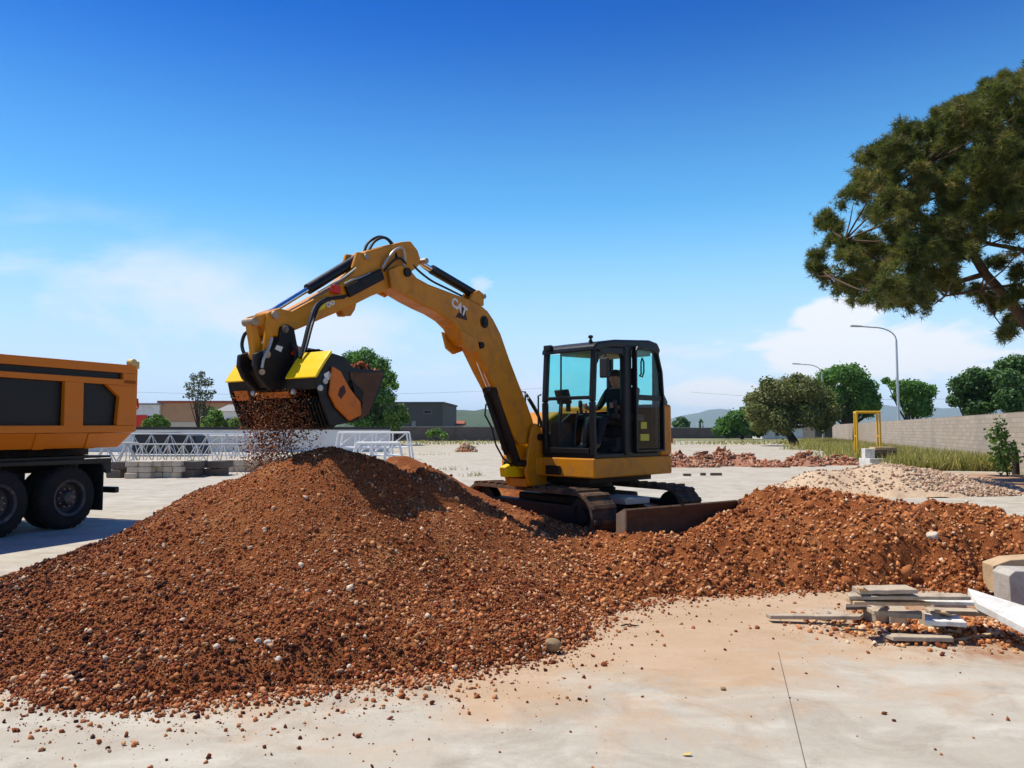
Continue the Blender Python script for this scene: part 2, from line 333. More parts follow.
ICO_F = np.array([(0, 11, 5), (0, 5, 1), (0, 1, 7), (0, 7, 10), (0, 10, 11), (1, 5, 9), (5, 11, 4), (11, 10, 2), (10, 7, 6), (7, 1, 8), (3, 9, 4), (3, 4, 2), (3, 2, 6), (3, 6, 8), (3, 8, 9), (4, 9, 5), (2, 4, 11), (6, 2, 10), (8, 6, 7), (9, 8, 1)])
OCT_V = np.array([(1, 0, 0), (-1, 0, 0), (0, 1, 0), (0, -1, 0), (0, 0, 1), (0, 0, -1)], float)
OCT_F = np.array([(0, 2, 4), (2, 1, 4), (1, 3, 4), (3, 0, 4), (2, 0, 5), (1, 2, 5), (3, 1, 5), (0, 3, 5)])
def rocks(name, pos, size, mat, rnd, ico=True, flat=0.7, parent=None, loc=None):
    """many stones in one mesh; four shapes mixed"""
    Vs, Fs, Rs, base = [], [], [], 0; n = len(pos); which = RNG.integers(0, 4, n)
    tv, tf = (ICO_V, ICO_F) if ico else (OCT_V, OCT_F)
    for k in range(4):
        i = which == k
        if not i.any(): continue
        t = tv * (1 + RNG.uniform(-0.36, 0.36, (len(tv), 1)))
        s = size[i][:, None] * np.stack([RNG.uniform(0.8, 1.35, i.sum()), RNG.uniform(0.7, 1.1, i.sum()), RNG.uniform(flat * 0.7, flat * 1.2, i.sum())], -1)
        V, F = scatter(t, tf, pos[i], rand_rot(i.sum()), s)
        Vs.append(V); Fs.append(F + base); base += len(V); Rs.append(np.repeat(rnd[i], len(tv)))
    me = arrays_mesh(name, np.concatenate(Vs), np.concatenate(Fs), mat, np.concatenate(Rs))
    return link(name, me, parent, loc)
UNIT_BAR = {}
def bar(parent, name, p0, p1, r, mat, n=6):          # alike bars share one mesh
    k = (mat, n, name)
    if k not in UNIT_BAR:
        o = MB().cyl((0, 0, 0), (0, 0, 1), 1.0, n).build(name, mat); UNIT_BAR[k] = o.data; bpy.data.objects.remove(o)
    p0, p1 = Vector(p0), Vector(p1); o = link(name, UNIT_BAR[k], parent)
    o.location = p0; o.rotation_mode = 'QUATERNION'; o.rotation_quaternion = (p1 - p0).to_track_quat('Z', 'Y'); o.scale = (r, r, (p1 - p0).length)
    return o

# ================================================================== SETTING
def vnoise(x, y, scale, seed):
    r = np.random.default_rng(seed); T = r.random((256, 256)); u = x * scale + 1000.0; v = y * scale + 1000.0
    i = np.floor(u).astype(int); j = np.floor(v).astype(int); fu = u - i; fv = v - j
    fu = fu * fu * (3 - 2 * fu); fv = fv * fv * (3 - 2 * fv)
    g = lambda a, b: T[a % 256, b % 256]
    return (g(i, j) * (1 - fu) + g(i + 1, j) * fu) * (1 - fv) + (g(i, j + 1) * (1 - fu) + g(i + 1, j + 1) * fu) * fv - 0.5
def fbm(x, y, scale, oct_, seed, gain=0.5):
    s = 0; a = 1.0
    for k in range(oct_): s = s + a * vnoise(x, y, scale * 2 ** k, seed + k); a *= gain
    return s

def ground_material():
    m, nt, p = new_mat('field'); v = nt.nodes.new('ShaderNodeTexCoord').outputs['Object']
    c = _mix(nt, _noise(nt, v, 0.02, 6), (0.10, 0.13, 0.04), (0.26, 0.22, 0.11)); c = _mix(nt, _noise(nt, v, 0.5, 6), c, (0.17, 0.16, 0.07))
    nt.links.new(c, p.inputs['Base Color']); p.inputs['Roughness'].default_value = 1.0; MATS['field'] = m
    # worn concrete yard
    m, nt, p = new_mat('yard_concrete'); L = nt.links.new; v = nt.nodes.new('ShaderNodeTexCoord').outputs['Object']
    mp = nt.nodes.new('ShaderNodeMapping'); mp.inputs['Scale'].default_value = (0.5, 1.3, 1); mp.inputs['Rotation'].default_value = (0, 0, 0.25); L(v, mp.inputs[0])
    c = _mix(nt, _noise(nt, v, 0.45, 7, 0.62, 0.4), (0.305, 0.264, 0.208), (0.485, 0.434, 0.354))
    c = _mix(nt, _ramp(nt, _noise(nt, mp.outputs[0], 2.6, 7, 0.65, 0.3), [(0.46, 0.0), (0.70, 0.60)]), c, (0.54, 0.505, 0.425))     # trowel streaks
    c = _mix(nt, _ramp(nt, _noise(nt, v, 1.7, 8, 0.7, 0.8), [(0.48, 0.0), (0.68, 0.70)]), c, (0.265, 0.220, 0.168))               # stains
    c = _mix(nt, _ramp(nt, _noise(nt, v, 45.0, 3, 0.6), [(0.60, 0.0), (0.76, 0.45)]), c, (0.25, 0.20, 0.155))                     # grit
    sp = nt.nodes.new('ShaderNodeSeparateXYZ'); L(v, sp.inputs[0])
    # red dust tracked around the soil heap
    dx = _math(nt, 'DIVIDE', _math(nt, 'SUBTRACT', sp.outputs[0], -0.2), 5.6); dy = _math(nt, 'DIVIDE', _math(nt, 'SUBTRACT', sp.outputs[1], 8.1), 3.9)
    d = _math(nt, 'SQRT', _math(nt, 'ADD', _math(nt, 'MULTIPLY', dx, dx), _math(nt, 'MULTIPLY', dy, dy)))
    d = _math(nt, 'ADD', d, _math(nt, 'MULTIPLY', _math(nt, 'SUBTRACT', _noise(nt, v, 1.1, 7, 0.7, 0.5), 0.5), 1.5))
    c = _mix(nt, _ramp(nt, d, [(0.66, 0.62), (0.90, 0.10), (1.15, 0.0)]), c, (0.44, 0.26, 0.13))
    dx = _math(nt, 'DIVIDE', _math(nt, 'SUBTRACT', sp.outputs[0], 4.5), 1.9); dy = _math(nt, 'DIVIDE', _math(nt, 'SUBTRACT', sp.outputs[1], 6.7), 1.15)
    d = _math(nt, 'SQRT', _math(nt, 'ADD', _math(nt, 'MULTIPLY', dx, dx), _math(nt, 'MULTIPLY', dy, dy))); d = _math(nt, 'ADD', d, _math(nt, 'MULTIPLY', _math(nt, 'SUBTRACT', _noise(nt, v, 2.0, 8, 0.72, 0.6), 0.5), 1.6))
    c = _mix(nt, _ramp(nt, d, [(0.60, 0.85), (0.98, 0.0)]), c, (0.27, 0.125, 0.055))
    # bare red earth by the grass verge
    dx = _math(nt, 'DIVIDE', _math(nt, 'SUBTRACT', sp.outputs[0], 19.0), 7.0); dy = _math(nt, 'DIVIDE', _math(nt, 'SUBTRACT', sp.outputs[1], 25.5), 6.5)
    d = _math(nt, 'SQRT', _math(nt, 'ADD', _math(nt, 'MULTIPLY', dx, dx), _math(nt, 'MULTIPLY', dy, dy)))
    d = _math(nt, 'ADD', d, _math(nt, 'MULTIPLY', _math(nt, 'SUBTRACT', _noise(nt, v, 0.5, 6, 0.65), 0.5), 1.3))
    c = _mix(nt, _ramp(nt, d, [(0.55, 0.85), (0.95, 0.0)]), c, (0.33, 0.17, 0.085))
    # weeds and dust far back
    far = _math(nt, 'MULTIPLY', _ramp(nt, _noise(nt, v, 0.16, 6, 0.65), [(0.46, 0.0), (0.62, 1.0)]), _ramp(nt, _math(nt, 'DIVIDE', sp.outputs[1], 110.0), [(0.30, 0.0), (0.62, 0.55)]))
    c = _mix(nt, far, c, (0.34, 0.28, 0.15))
    L(c, p.inputs['Base Color']); p.inputs['Roughness'].default_value = 0.9; p.inputs['Specular IOR Level'].default_value = 0.25
    b1 = _bump(nt, _noise(nt, v, 60.0, 6, 0.7), 0.22, 0.01); b2 = _bump(nt, _noise(nt, v, 3.0, 6, 0.65), 0.30, 0.05, b1); L(b2, p.inputs['Normal'])
    MATS['yard_concrete'] = m
    # soil sheet of the heap
    m, nt, p = new_mat('heap_soil'); L = nt.links.new; v = nt.nodes.new('ShaderNodeTexCoord').outputs['Object']
    c = _mix(nt, _noise(nt, v, 0.8, 6, 0.6), (0.160, 0.042, 0.013), (0.37, 0.118, 0.033))
    c = _mix(nt, _ramp(nt, _noise(nt, v, 2.2, 7, 0.7, 0.6), [(0.52, 0.0), (0.72, 0.75)]), c, (0.53, 0.235, 0.083))
    c = _mix(nt, _ramp(nt, _noise(nt, v, 38.0, 4, 0.6), [(0.46, 0.0), (0.66, 0.5)]), c, (0.120, 0.032, 0.011))
    c = _mix(nt, _ramp(nt, _noise(nt, v, 70.0, 3, 0.6), [(0.64, 0.0), (0.72, 0.8)]), c, (0.42, 0.24, 0.13))
    L(c, p.inputs['Base Color']); p.inputs['Roughness'].default_value = 0.95; p.inputs['Specular IOR Level'].default_value = 0.15
    b1 = _bump(nt, _noise(nt, v, 75.0, 5, 0.7), 0.9, 0.02); b2 = _bump(nt, _noise(nt, v, 18.0, 5, 0.7), 0.6, 0.05, b1); L(b2, p.inputs['Normal'])
    MATS['heap_soil'] = m
    # pale mound
    m, nt, p = new_mat('pale_mound'); L = nt.links.new; v = nt.nodes.new('ShaderNodeTexCoord').outputs['Object']
    c = _mix(nt, _noise(nt, v, 1.2, 7, 0.65), (0.42, 0.28, 0.165), (0.60, 0.46, 0.32)); c = _mix(nt, _ramp(nt, _noise(nt, v, 8.0, 5), [(0.5, 0.0), (0.7, 0.5)]), c, (0.36, 0.20, 0.11))
    L(c, p.inputs['Base Color']); p.inputs['Roughness'].default_value = 0.95; L(_bump(nt, _noise(nt, v, 12.0, 6, 0.7), 0.8, 0.05), p.inputs['Normal']); MATS['pale_mound'] = m
    # block wall
    m, nt, p = new_mat('block_wall'); L = nt.links.new; v = nt.nodes.new('ShaderNodeTexCoord').outputs['Object']
    br = nt.nodes.new('ShaderNodeTexBrick'); sx = nt.nodes.new('ShaderNodeSeparateXYZ'); L(v, sx.inputs[0]); cb = nt.nodes.new('ShaderNodeCombineXYZ'); L(sx.outputs[0], cb.inputs[0]); L(sx.outputs[2], cb.inputs[1]); L(cb.outputs[0], br.inputs['Vector'])
    br.inputs['Scale'].default_value = 1.0; br.inputs['Brick Width'].default_value = 0.5; br.inputs['Row Height'].default_value = 0.2; br.inputs['Mortar Size'].default_value = 0.012
    br.inputs['Color1'].default_value = (0.36, 0.285, 0.215, 1); br.inputs['Color2'].default_value = (0.43, 0.35, 0.275, 1); br.inputs['Mortar'].default_value = (0.24, 0.20, 0.17, 1)
    c = _mix(nt, _ramp(nt, _noise(nt, v, 0.4, 7, 0.65), [(0.45, 0.0), (0.75, 0.6)]), br.outputs[0], (0.24, 0.20, 0.165))
    L(c, p.inputs['Base Color']); p.inputs['Roughness'].default_value = 0.95; L(_bump(nt, br.outputs['Fac'], -0.4, 0.02), p.inputs['Normal']); MATS['block_wall'] = m
    # wooded hill, blue mountain
    m, nt, p = new_mat('wooded_hill'); L = nt.links.new; v = nt.nodes.new('ShaderNodeTexCoord').outputs['Object']
    c = _mix(nt, _noise(nt, v, 0.012, 7, 0.7), (0.020, 0.045, 0.018), (0.070, 0.110, 0.035)); L(c, p.inputs['Base Color']); p.inputs['Roughness'].default_value = 1.0
    L(_bump(nt, _noise(nt, v, 0.05, 6, 0.7), 1.0, 8.0), p.inputs['Normal']); MATS['wooded_hill'] = m
ground_material()

def sheet(name, poly, z, mat, **k):
    me = bpy.data.meshes.new(name); me.from_pydata([(x, y, z) for x, y in poly], [], [tuple(range(len(poly)))]); me.update(); me.materials.append(MATS[mat])
    return tag(link(name, me), **k)
WALL0, WALLD = Vector((20.2, 30.0, 0)), Vector((0.302, 0.953, 0)).normalized()
def wall_pt(t, off=0.0):                   # along the block wall, off = metres into the yard
    n = Vector((-WALLD.y, WALLD.x, 0)); return WALL0 + WALLD * t + n * off
a, b = wall_pt(-36, 0.5), wall_pt(78, 0.5)
sheet('ground', [(-15000, -2500), (15000, -2500), (15000, 15500), (-15000, 15500)], -0.02, 'field', kind='structure', label='flat fields stretching to the horizon beyond the yard walls')
yard = sheet('concrete_yard', [(-90, -14), (a.x, -14), (a.x, a.y), (b.x, b.y), (b.x, 117), (-90, 117)], 0.0, 'yard_concrete', kind='structure', label='pale worn concrete yard dusted with red soil')
j0, j1 = G(781, 664), G(806, 768); jd = (j1 - j0).normalized(); jn = Vector((-jd.y, jd.x, 0)) * 0.0020
mj = MB()
q0, q1 = j0 - jd * 0.3, j1 + jd * 6
mj.add([q0 - jn, q0 + jn, q1 + jn, q1 - jn], [(0, 1, 2, 3)]); mj.v = [Vector((p.x, p.y, 0.004)) for p in mj.v]
mj.build('expansion_joint', 'dark_block', yard)

# ------------------------------------------------------------------ the soil heap
CTRL = []
def cp(px, py, Y): q = P(px, py, Y); CTRL.append((q.x, q.y, q.z))
def cw(x, y, z): CTRL.append((x, y, z))
TOE = [(-150, 668), (-80, 676), (0, 688), (60, 703), (130, 708), (200, 704), (270, 697), (330, 690), (400, 682), (450, 675), (500, 664), (550, 654), (585, 635), (612, 614), (670, 599), (760, 593), (840, 590), (920, 589), (985, 594), (1040, 598), (1110, 598)]
TOEW = []
for px, py in TOE:
    q = G(px, py); cw(q.x, q.y, 0.0); o = Vector((q.x - 0.2, q.y - 9.0, 0)).normalized(); cw(q.x + o.x * 0.7, q.y + o.y * 0.7, -0.35); TOEW.append((q.x, q.y))
for a_ in [(0, 592, 6.5), (60, 560, 6.8), (110, 535, 7.0), (165, 500, 7.2), (205, 481, 7.5), (226, 482, 7.6), (250, 470, 7.5), (300, 456, 7.45), (340, 455, 7.5), (390, 463, 7.8), (420, 474, 8.2), (442, 468, 8.6), (464, 488, 8.9),
           (150, 600, 6.0), (250, 560, 6.25), (350, 540, 6.5), (330, 620, 5.65), (200, 640, 5.35), (430, 520, 7.4), (450, 580, 6.75), (405, 503, 7.5), (500, 560, 7.5), (520, 526, 9.4), (480, 506, 9.6),
           (404, 456, 11.2), (385, 462, 11.0), (425, 466, 11.0), (486, 488, 13.2), (520, 480, 13.3), (450, 492, 10.4),
           (510, 505, 11.0), (560, 522, 10.3), (608, 532, 9.7), (632, 537, 9.6), (680, 530, 10.1), (735, 519, 10.9), (600, 580, 7.9), (660, 565, 8.4), (570, 605, 7.15),
           (746, 500, 10.9), (780, 490, 10.4), (802, 489, 10.3), (850, 496, 10.2), (900, 504, 10.0), (960, 508, 9.8), (1024, 521, 9.4), (1090, 535, 9.0), (800, 545, 8.8), (900, 550, 8.5), (720, 555, 8.9), (980, 550, 8.2)]: cp(*a_)
for a_ in [(1.03, 12.0, 0.22), (0.3, 11.5, 0.24), (1.9, 12.6, 0.2), (1.5, 10.6, 0.24), (2.9, 11.6, 0.26), (-0.5, 12.9, 0.6), (1.0, 13.4, 0.2),
           (-6.6, 7.6, -0.3), (-6.2, 8.6, -0.3), (-4.9, 9.6, -0.3), (-3.6, 10.3, -0.3), (-2.9, 11.8, -0.3), (-2.0, 13.2, -0.3), (-0.8, 14.8, -0.3), (1.0, 15.0, -0.3), (2.6, 14.4, -0.3), (3.6, 12.9, -0.3), (5.0, 12.2, -0.3), (6.6, 11.6, -0.3), (8.2, 10.4, -0.3),
           (-3.0, 8.9, 0.45), (-4.4, 8.2, 0.25), (-1.4, 9.6, 0.8), (-6.3, 6.2, 0.02), (8.3, 8.2, 0.05), (7.6, 9.0, 0.3), (9.2, 9, -0.3), (-7.2, 5.6, -0.3)]: cw(*a_)
C_ = np.array(CTRL)
def rbf_fit():
    XY = C_[:, :2]; D = np.linalg.norm(XY[:, None] - XY[None], axis=2); K = np.sqrt(D * D + 0.04)
    A = np.block([[K - 0.02 * np.eye(len(C_)), np.ones((len(C_), 1))], [np.ones((1, len(C_))), np.zeros((1, 1))]])
    return np.linalg.solve(A, np.append(C_[:, 2], 0.0))
W_ = rbf_fit()
def roughness(x, y):                       # gravelly main pile is finer than the cloddy bank
    return np.clip((x - 0.2) / 1.6, 0, 1)
def heap(x, y):
    x = np.asarray(x, float); y = np.asarray(y, float); h = np.full(x.shape, W_[-1])
    for k in range(len(C_)): h += W_[k] * np.sqrt((x - C_[k, 0]) ** 2 + (y - C_[k, 1]) ** 2 + 0.04)
    r = roughness(x, y)
    h += fbm(x, y, 1.1, 4, 21) * 0.13 + fbm(x, y, 5.0, 3, 33) * (0.022 + 0.075 * r) + fbm(x, y, 13.0, 2, 45) * (0.014 + 0.075 * r)
    return h
def build_heap():
    st = 0.038; xs = np.arange(-6.9, 9.0, st); ys = np.arange(4.2, 15.2, st); X, Y = np.meshgrid(xs, ys, indexing='ij'); H = heap(X, Y)
    keep = H > -0.05; H = np.maximum(H, -0.03); nx, ny = X.shape
    q = keep[:-1, :-1] | keep[1:, :-1] | keep[:-1, 1:] | keep[1:, 1:]; i, j = np.nonzero(q); id_ = lambda a, b: a * ny + b
    F = np.stack([id_(i, j), id_(i + 1, j), id_(i + 1, j + 1), id_(i, j + 1)], -1)
    used = np.unique(F); remap = -np.ones(nx * ny, int); remap[used] = np.arange(len(used))
    V = np.stack([X, Y, H], -1).reshape(-1, 3)[used]
    me = arrays_mesh('soil_heap', V, remap[F], 'heap_soil'); me.polygons.foreach_set('use_smooth', [True] * len(me.polygons))
    o = link('soil_heap', me); tag(o, 'long heap of red brown excavated soil across the yard', 'soil heap', kind='structure')
    return o
build_heap()
def sample(n, x0, x1, y0, y1, wfun):
    x = RNG.uniform(x0, x1, n); y = RNG.uniform(y0, y1, n); h = heap(x, y); k = (RNG.random(n) < wfun(x, y, h)); return x[k], y[k], h[k]
def gravel():
    def place(n, w, smin, smax, pw, sink, mat, name, label, ico, rf, box):
        x, y, h = sample(n, *box, w); k = h > 0.0; x, y, h = x[k], y[k], h[k]; m = len(x)
        s = smin + (smax - smin) * RNG.random(m) ** pw
        r0 = rf(m); rv = np.clip(np.where(r0 > 0.82, r0, np.minimum(r0 + fbm(x, y, 0.75, 4, 77) * 0.50 - np.clip(-x - 1.0, 0, 3) * 0.03, 0.80)), 0, 1)
        rocks(name, np.stack([x, y, h + s * sink], -1), s, mat, rv, ico)['kind'] = 'stuff'
        tag(bpy.data.objects[name], label, 'stones')
    vis = lambda x, y: (np.abs(x) < y * 0.70 + 0.3)
    near = lambda x, y: np.clip((9.5 - y) / 3.5, 0.12, 1)
    pile = lambda x, y: 1 - 0.72 * roughness(x, y)
    place(230000, lambda x, y, h: vis(x, y) * pile(x, y) * near(x, y), 0.005, 0.013, 1.4, 0.35, 'gravel', 'fine_gravel', 'fine red brown gravel covering the big heap', False, lambda m: RNG.beta(1.2, 1.7, m), (-6.5, 3.5, 4.5, 10.5))
    place(60000, lambda x, y, h: vis(x, y) * pile(x, y) * near(x, y) * np.clip(1.25 - h, 0.18, 1), 0.009, 0.027, 3.0, 0.30, 'gravel', 'coarse_gravel', 'coarse tan and brown stones on the flank of the heap', True, lambda m: RNG.beta(1.4, 1.6, m), (-6.5, 3.5, 4.5, 10.5))
    place(105000, lambda x, y, h: vis(x, y) * (0.10 + 0.9 * roughness(x, y)) * np.clip((13.0 - y) / 5, 0.1, 1), 0.006, 0.038, 3.2, 0.25, 'clods', 'soil_clods', 'crumbly orange brown clods on the low soil bank', False, lambda m: RNG.beta(1.2, 1.7, m), (-1.5, 8.0, 5.5, 13.5))
def large_clods():
    x, y, h = sample(1100, -1.5, 8.0, 7.2, 12.2, lambda x, y, h: (np.abs(x) < y * 0.70 + 0.3) * (0.04 + 0.96 * roughness(x, y))); k = h > 0.05; x, y, h = x[k], y[k], h[k]; m = len(x); s = 0.025 + 0.060 * RNG.random(m) ** 3.0
    tag(rocks('large_clods', np.stack([x, y, h - s * 0.15], -1), s, 'clods', 0.5 * RNG.beta(1.4, 1.8, m), True), 'large lumps of caked soil on the low bank', 'clods', kind='stuff')
gravel(); large_clods()
def loose_pebbles():
    T = np.array(TOEW); n = 15000; t = RNG.random(n) * (len(T) - 1); i = t.astype(int); f = t - i; i2 = np.minimum(i + 1, len(T) - 1)
    p = T[i] * (1 - f)[:, None] + T[i2] * f[:, None]; o = p - np.array([0.2, 9.0]); o /= np.linalg.norm(o, axis=1)[:, None]
    p = p + o * (np.where(RNG.random(n) < 0.72, RNG.exponential(0.10, n), RNG.exponential(0.42, n)) - 0.08)[:, None] + RNG.normal(0, 0.05, (n, 2)); k = p[:, 1] > 3.2; p = p[k]; n = len(p)
    s = 0.0025 + 0.018 * RNG.random(n) ** 4.5
    h = np.maximum(heap(p[:, 0], p[:, 1]), 0)
    o = rocks('loose_pebbles', np.stack([p[:, 0], p[:, 1], h + s * 0.4], -1), s, 'gravel', RNG.beta(1.8, 1.5, n), True); tag(o, 'loose pebbles and crumbs strewn on the concrete before the heap', 'pebbles', kind='stuff')
    n = 260; x = RNG.uniform(-4, 5, n); y = RNG.uniform(3.4, 7.0, n); k = heap(x, y) < 0; x, y = x[k], y[k]; n = len(x); s = 0.003 + 0.014 * RNG.random(n) ** 3
    o = rocks('concrete_grit', np.stack([x, y, s * 0.4], -1), s, 'gravel', RNG.beta(1.8, 1.8, n), True); tag(o, 'scattered grit on the open concrete in the foreground', 'grit', kind='stuff')
loose_pebbles()
def single_rock(name, label, pos, r, mat, seed, parent=None, sq=(1, 0.85, 0.8), cat='rock', group=None):
    import bmesh
    bm = bmesh.new(); bmesh.ops.create_icosphere(bm, subdivisions=3, radius=1.0); rn = np.random.default_rng(seed)
    pl_ = [(Vector(rn.normal(size=3)).normalized(), rn.uniform(0.6, 0.92)) for _ in range(12)]
    for v in bm.verts:
        for d, k in pl_:
            t = v.co.dot(d) - k
            if t > 0: v.co -= d * t
        v.co = Vector((v.co.x * sq[0], v.co.y * sq[1], v.co.z * sq[2])) * r
    me = bpy.data.meshes.new(name); bm.to_mesh(me); bm.free(); me.materials.append(MATS[mat]); o = link(name, me, parent, pos)
    if parent is None: tag(o, label, cat, group)
    return o
pmat('tan_rock', (0.30, 0.20, 0.105), 0.9, 0, 0.3, 25, ((0.12, 0.07, 0.035), 0.4, 30.0), 0.6, 90)
pmat('white_rock', (0.52, 0.44, 0.35), 0.85, 0, 0.15, 25, (MUD, 0.2, 30.0), 0.4, 90)
q = G(552, 653); single_rock('rock', 'fist sized tan brown rock at the toe of the soil heap', (q.x, q.y, max(0, float(heap(q.x, q.y))) + 0.045), 0.078, 'tan_rock', 5)
for k, (px, py, r, lab) in enumerate([(268, 645, 0.030, 'pale stone low on the front of the gravel heap, right of another'), (258, 643, 0.026, 'pale stone low on the front of the gravel heap, left of another'), (278, 665, 0.028, 'pale stone near the foot of the gravel heap below a pair'),
                                      (429, 690, 0.022, 'small reddish stone alone on the concrete before the heap'), (723, 690, 0.020, 'small brown stone on the open concrete, right of centre')]):
    q = G(px, py); h = float(heap(q.x, q.y))
    if h > 0:
        for _ in range(30):
            q = G(px, py, h); h = 0.5 * h + 0.5 * float(heap(q.x, q.y))
    single_rock('stone', lab, (q.x, q.y, max(0, h) + r * 0.5), r, 'white_rock' if k < 3 else 'tan_rock', 20 + k, cat='stone')
q = G(687, 756); mb = MB(); mb.add([(-.025, 0, 0), (-.008, .013, .004), (.014, .011, .007), (.028, .001, .012), (.012, -.012, .006), (-.010, -.011, .003), (-.025, 0, -.003), (.028, .001, .009), (0, 0, .001)], [(0, 1, 2, 3, 4, 5), (6, 5, 8), (5, 4, 8), (4, 7, 8), (7, 2, 8), (2, 1, 8), (1, 6, 8)])
pmat('yellow_leaf', (0.58, 0.40, 0.12), 0.7, 0, 0.2, 60, None, 0.2, 90)
tag(mb.build('fallen_leaf', 'yellow_leaf', None, loc=(q.x, q.y, 0.006)), 'small yellow fallen leaf on the foreground concrete', 'leaf')

# pale stony mound and the red brick heaps further back
def mound(name, label, cx, cy, rx, ry, hz, n, smin, smax, mat, smat, seed, kind='structure', split=None):
    st = max(0.06, rx / 60); xs = np.arange(-rx * 1.15, rx * 1.15, st); ys = np.arange(-ry * 1.15, ry * 1.15, st); X, Y = np.meshgrid(xs, ys, indexing='ij')
    def H(X, Y): 
        d = np.sqrt((X / rx) ** 2 + (Y / ry) ** 2 + 0.02) + fbm(X + seed, Y, 0.9, 3, seed) * 0.25
        return hz * np.clip(1.12 - d, -0.1, 1) + fbm(X, Y, 3.0, 3, seed + 5) * 0.06 * hz
    h = H(X, Y); nx, ny = X.shape; i, j = np.nonzero(np.maximum(h[:-1, :-1], h[1:, 1:]) > -0.02); f = lambda a, b: a * ny + b
    F = np.stack([f(i, j), f(i + 1, j), f(i + 1, j + 1), f(i, j + 1)], -1); used = np.unique(F); rm = -np.ones(nx * ny, int); rm[used] = np.arange(len(used))
    me = arrays_mesh(name, np.stack([X, Y, np.maximum(h, -0.02)], -1).reshape(-1, 3)[used], rm[F], mat); me.polygons.foreach_set('use_smooth', [True] * len(me.polygons))
    o = tag(link(name, me, None, (cx, cy, 0)), label, 'mound', kind=kind)
    x = RNG.uniform(-rx, rx, n); y = RNG.uniform(-ry, ry, n); hh = H(x, y); k = hh > -0.01
    if split is not None: k &= split(x, y)
    x, y, hh = x[k], y[k], hh[k]; s = smin + (smax - smin) * RNG.random(len(x)) ** 2.2
    rk = rocks('rubble_stone', np.stack([x, y, np.maximum(hh, 0) + s * 0.3], -1), s, smat, RNG.beta(2, 2, len(x)), True, parent=o); rk['kind'] = 'stuff'
    return o
q = G(862, 497); mound('pale_rubble_mound', 'low mound of pale sandy rubble behind the soil bank', 10.4, 21.8, 3.3, 2.1, 0.78, 22000, 0.010, 0.060, 'pale_mound', 'pale_rubble', 3, split=lambda x, y: RNG.random(len(x)) < 0.10 + 0.9 * np.clip((x + 0.2) / 1.2, 0, 1))

pmat('brick_dust', (0.33, 0.15, 0.09), 0.95, 0, 0.3, 3, None, 0.5, 12)
BRICK_V = np.array([(x, y, z) for z in (-.03, .03) for x, y in ((-.125, -.06), (.125, -.06), (.125, .06), (-.125, .06))], float)
BRICK_F = np.array([(0, 3, 2, 1), (4, 5, 6, 7), (0, 1, 5, 4), (1, 2, 6, 5), (2, 3, 7, 6), (3, 0, 4, 7)])
def brick_heap(label, px0, px1, pyb, hpx, n, seed):
    d = CAM_H * FPX / (pyb - 430.0); x0, x1 = (px0 - 512) / FPX * d, (px1 - 512) / FPX * d; hz = hpx * d / FPX; L = x1 - x0
    t = RNG.random(n); u = RNG.uniform(-1, 1, n); pr = hz * (0.45 + 0.55 * np.sin(np.pi * np.clip(t * 1.1, 0, 1)) ** 0.5) * (0.7 + 0.6 * (vnoise(t * L, t * 0, 0.9, seed) + 0.5))
    z = RNG.random(n) * pr * (1 - np.abs(u)); pos = np.stack([x0 + t * L, u * 0.75 + 0.5, z + 0.04], -1)
    rt = rand_rot(n); k = RNG.random(n) < 0.45; c = RNG.uniform(-0.5, 0.5, n); rz = np.zeros((n, 3, 3)); rz[:, 0, 0] = np.cos(c); rz[:, 0, 1] = -np.sin(c); rz[:, 1, 0] = np.sin(c); rz[:, 1, 1] = np.cos(c); rz[:, 2, 2] = 1; rt[k] = rz[k]
    V, F = scatter(BRICK_V, BRICK_F, pos - np.array([x0 + L / 2, 0, 0]), rt, RNG.uniform(0.75, 1.25, (n, 3)))
    me = arrays_mesh('brick_heap', V, F, 'broken_brick', np.repeat(RNG.random(n), 8)); o = link('brick_heap', me, None, (x0 + L / 2, d, 0))
    core = mound('rubble_core', None, 0, 0.4, L * 0.5, 0.8, hz * 0.6, 40, 0.04, 0.1, 'brick_dust', 'broken_brick', seed); core.parent = o
    for kk in ('label', 'category', 'kind'):
        if kk in core: del core[kk]
    core.name = 'rubble_core'; tag(o, label, 'brick heap', 'heaps of old bricks across the yard', kind='stuff')
for i_, q in enumerate([('tidy low heap of old bricks nearest the excavator blade', 672, 690, 467, 17, 420, 1), ('broken brick heap second from the excavator', 690, 716, 467, 13, 420, 2), ('tallest heap of broken bricks in the row behind the blade', 716, 758, 466, 18, 800, 3),
          ('low sprawl of bricks right of the tallest heap', 752, 786, 467, 8, 380, 4), ('narrow brick heap before the dark leaning tree', 790, 822, 466, 14, 380, 5), ('flattest brick scatter left of the yellow frame', 822, 862, 465, 8, 330, 6)]): brick_heap(*q)

# ------------------------------------------------------------------ right hand wall, far walls
def wall_run(name, label, p0, p1, h, th, mat, cap=None):
    p0, p1 = Vector(p0), Vector(p1); L = (p1 - p0).length; rz = math.atan2(p1.y - p0.y, p1.x - p0.x)
    r = empty(name, p0, rz); tag(r, label, 'wall'); MB().box((0, -th / 2, -0.1), (L, th / 2, h)).build('wall_face', mat, r)
    if cap: MB().box((-0.05, -th / 2 - 0.05, h + 0.001), (L + 0.05, th / 2 + 0.05, h + cap[0])).build('coping', cap[1], r)
    return r
wall_run('block_wall', 'long tall wall of bare concrete blocks behind the dry grass', wall_pt(-40), wall_pt(80), 2.42, 0.22, 'block_wall')
wall_run('boundary_wall', 'dark weathered boundary wall far behind the boom, left of the cab', (-23, 120, 0), (6, 122, 0), 2.15, 0.4, 'far_wall_plaster', (0.1, 'cast_concrete'))
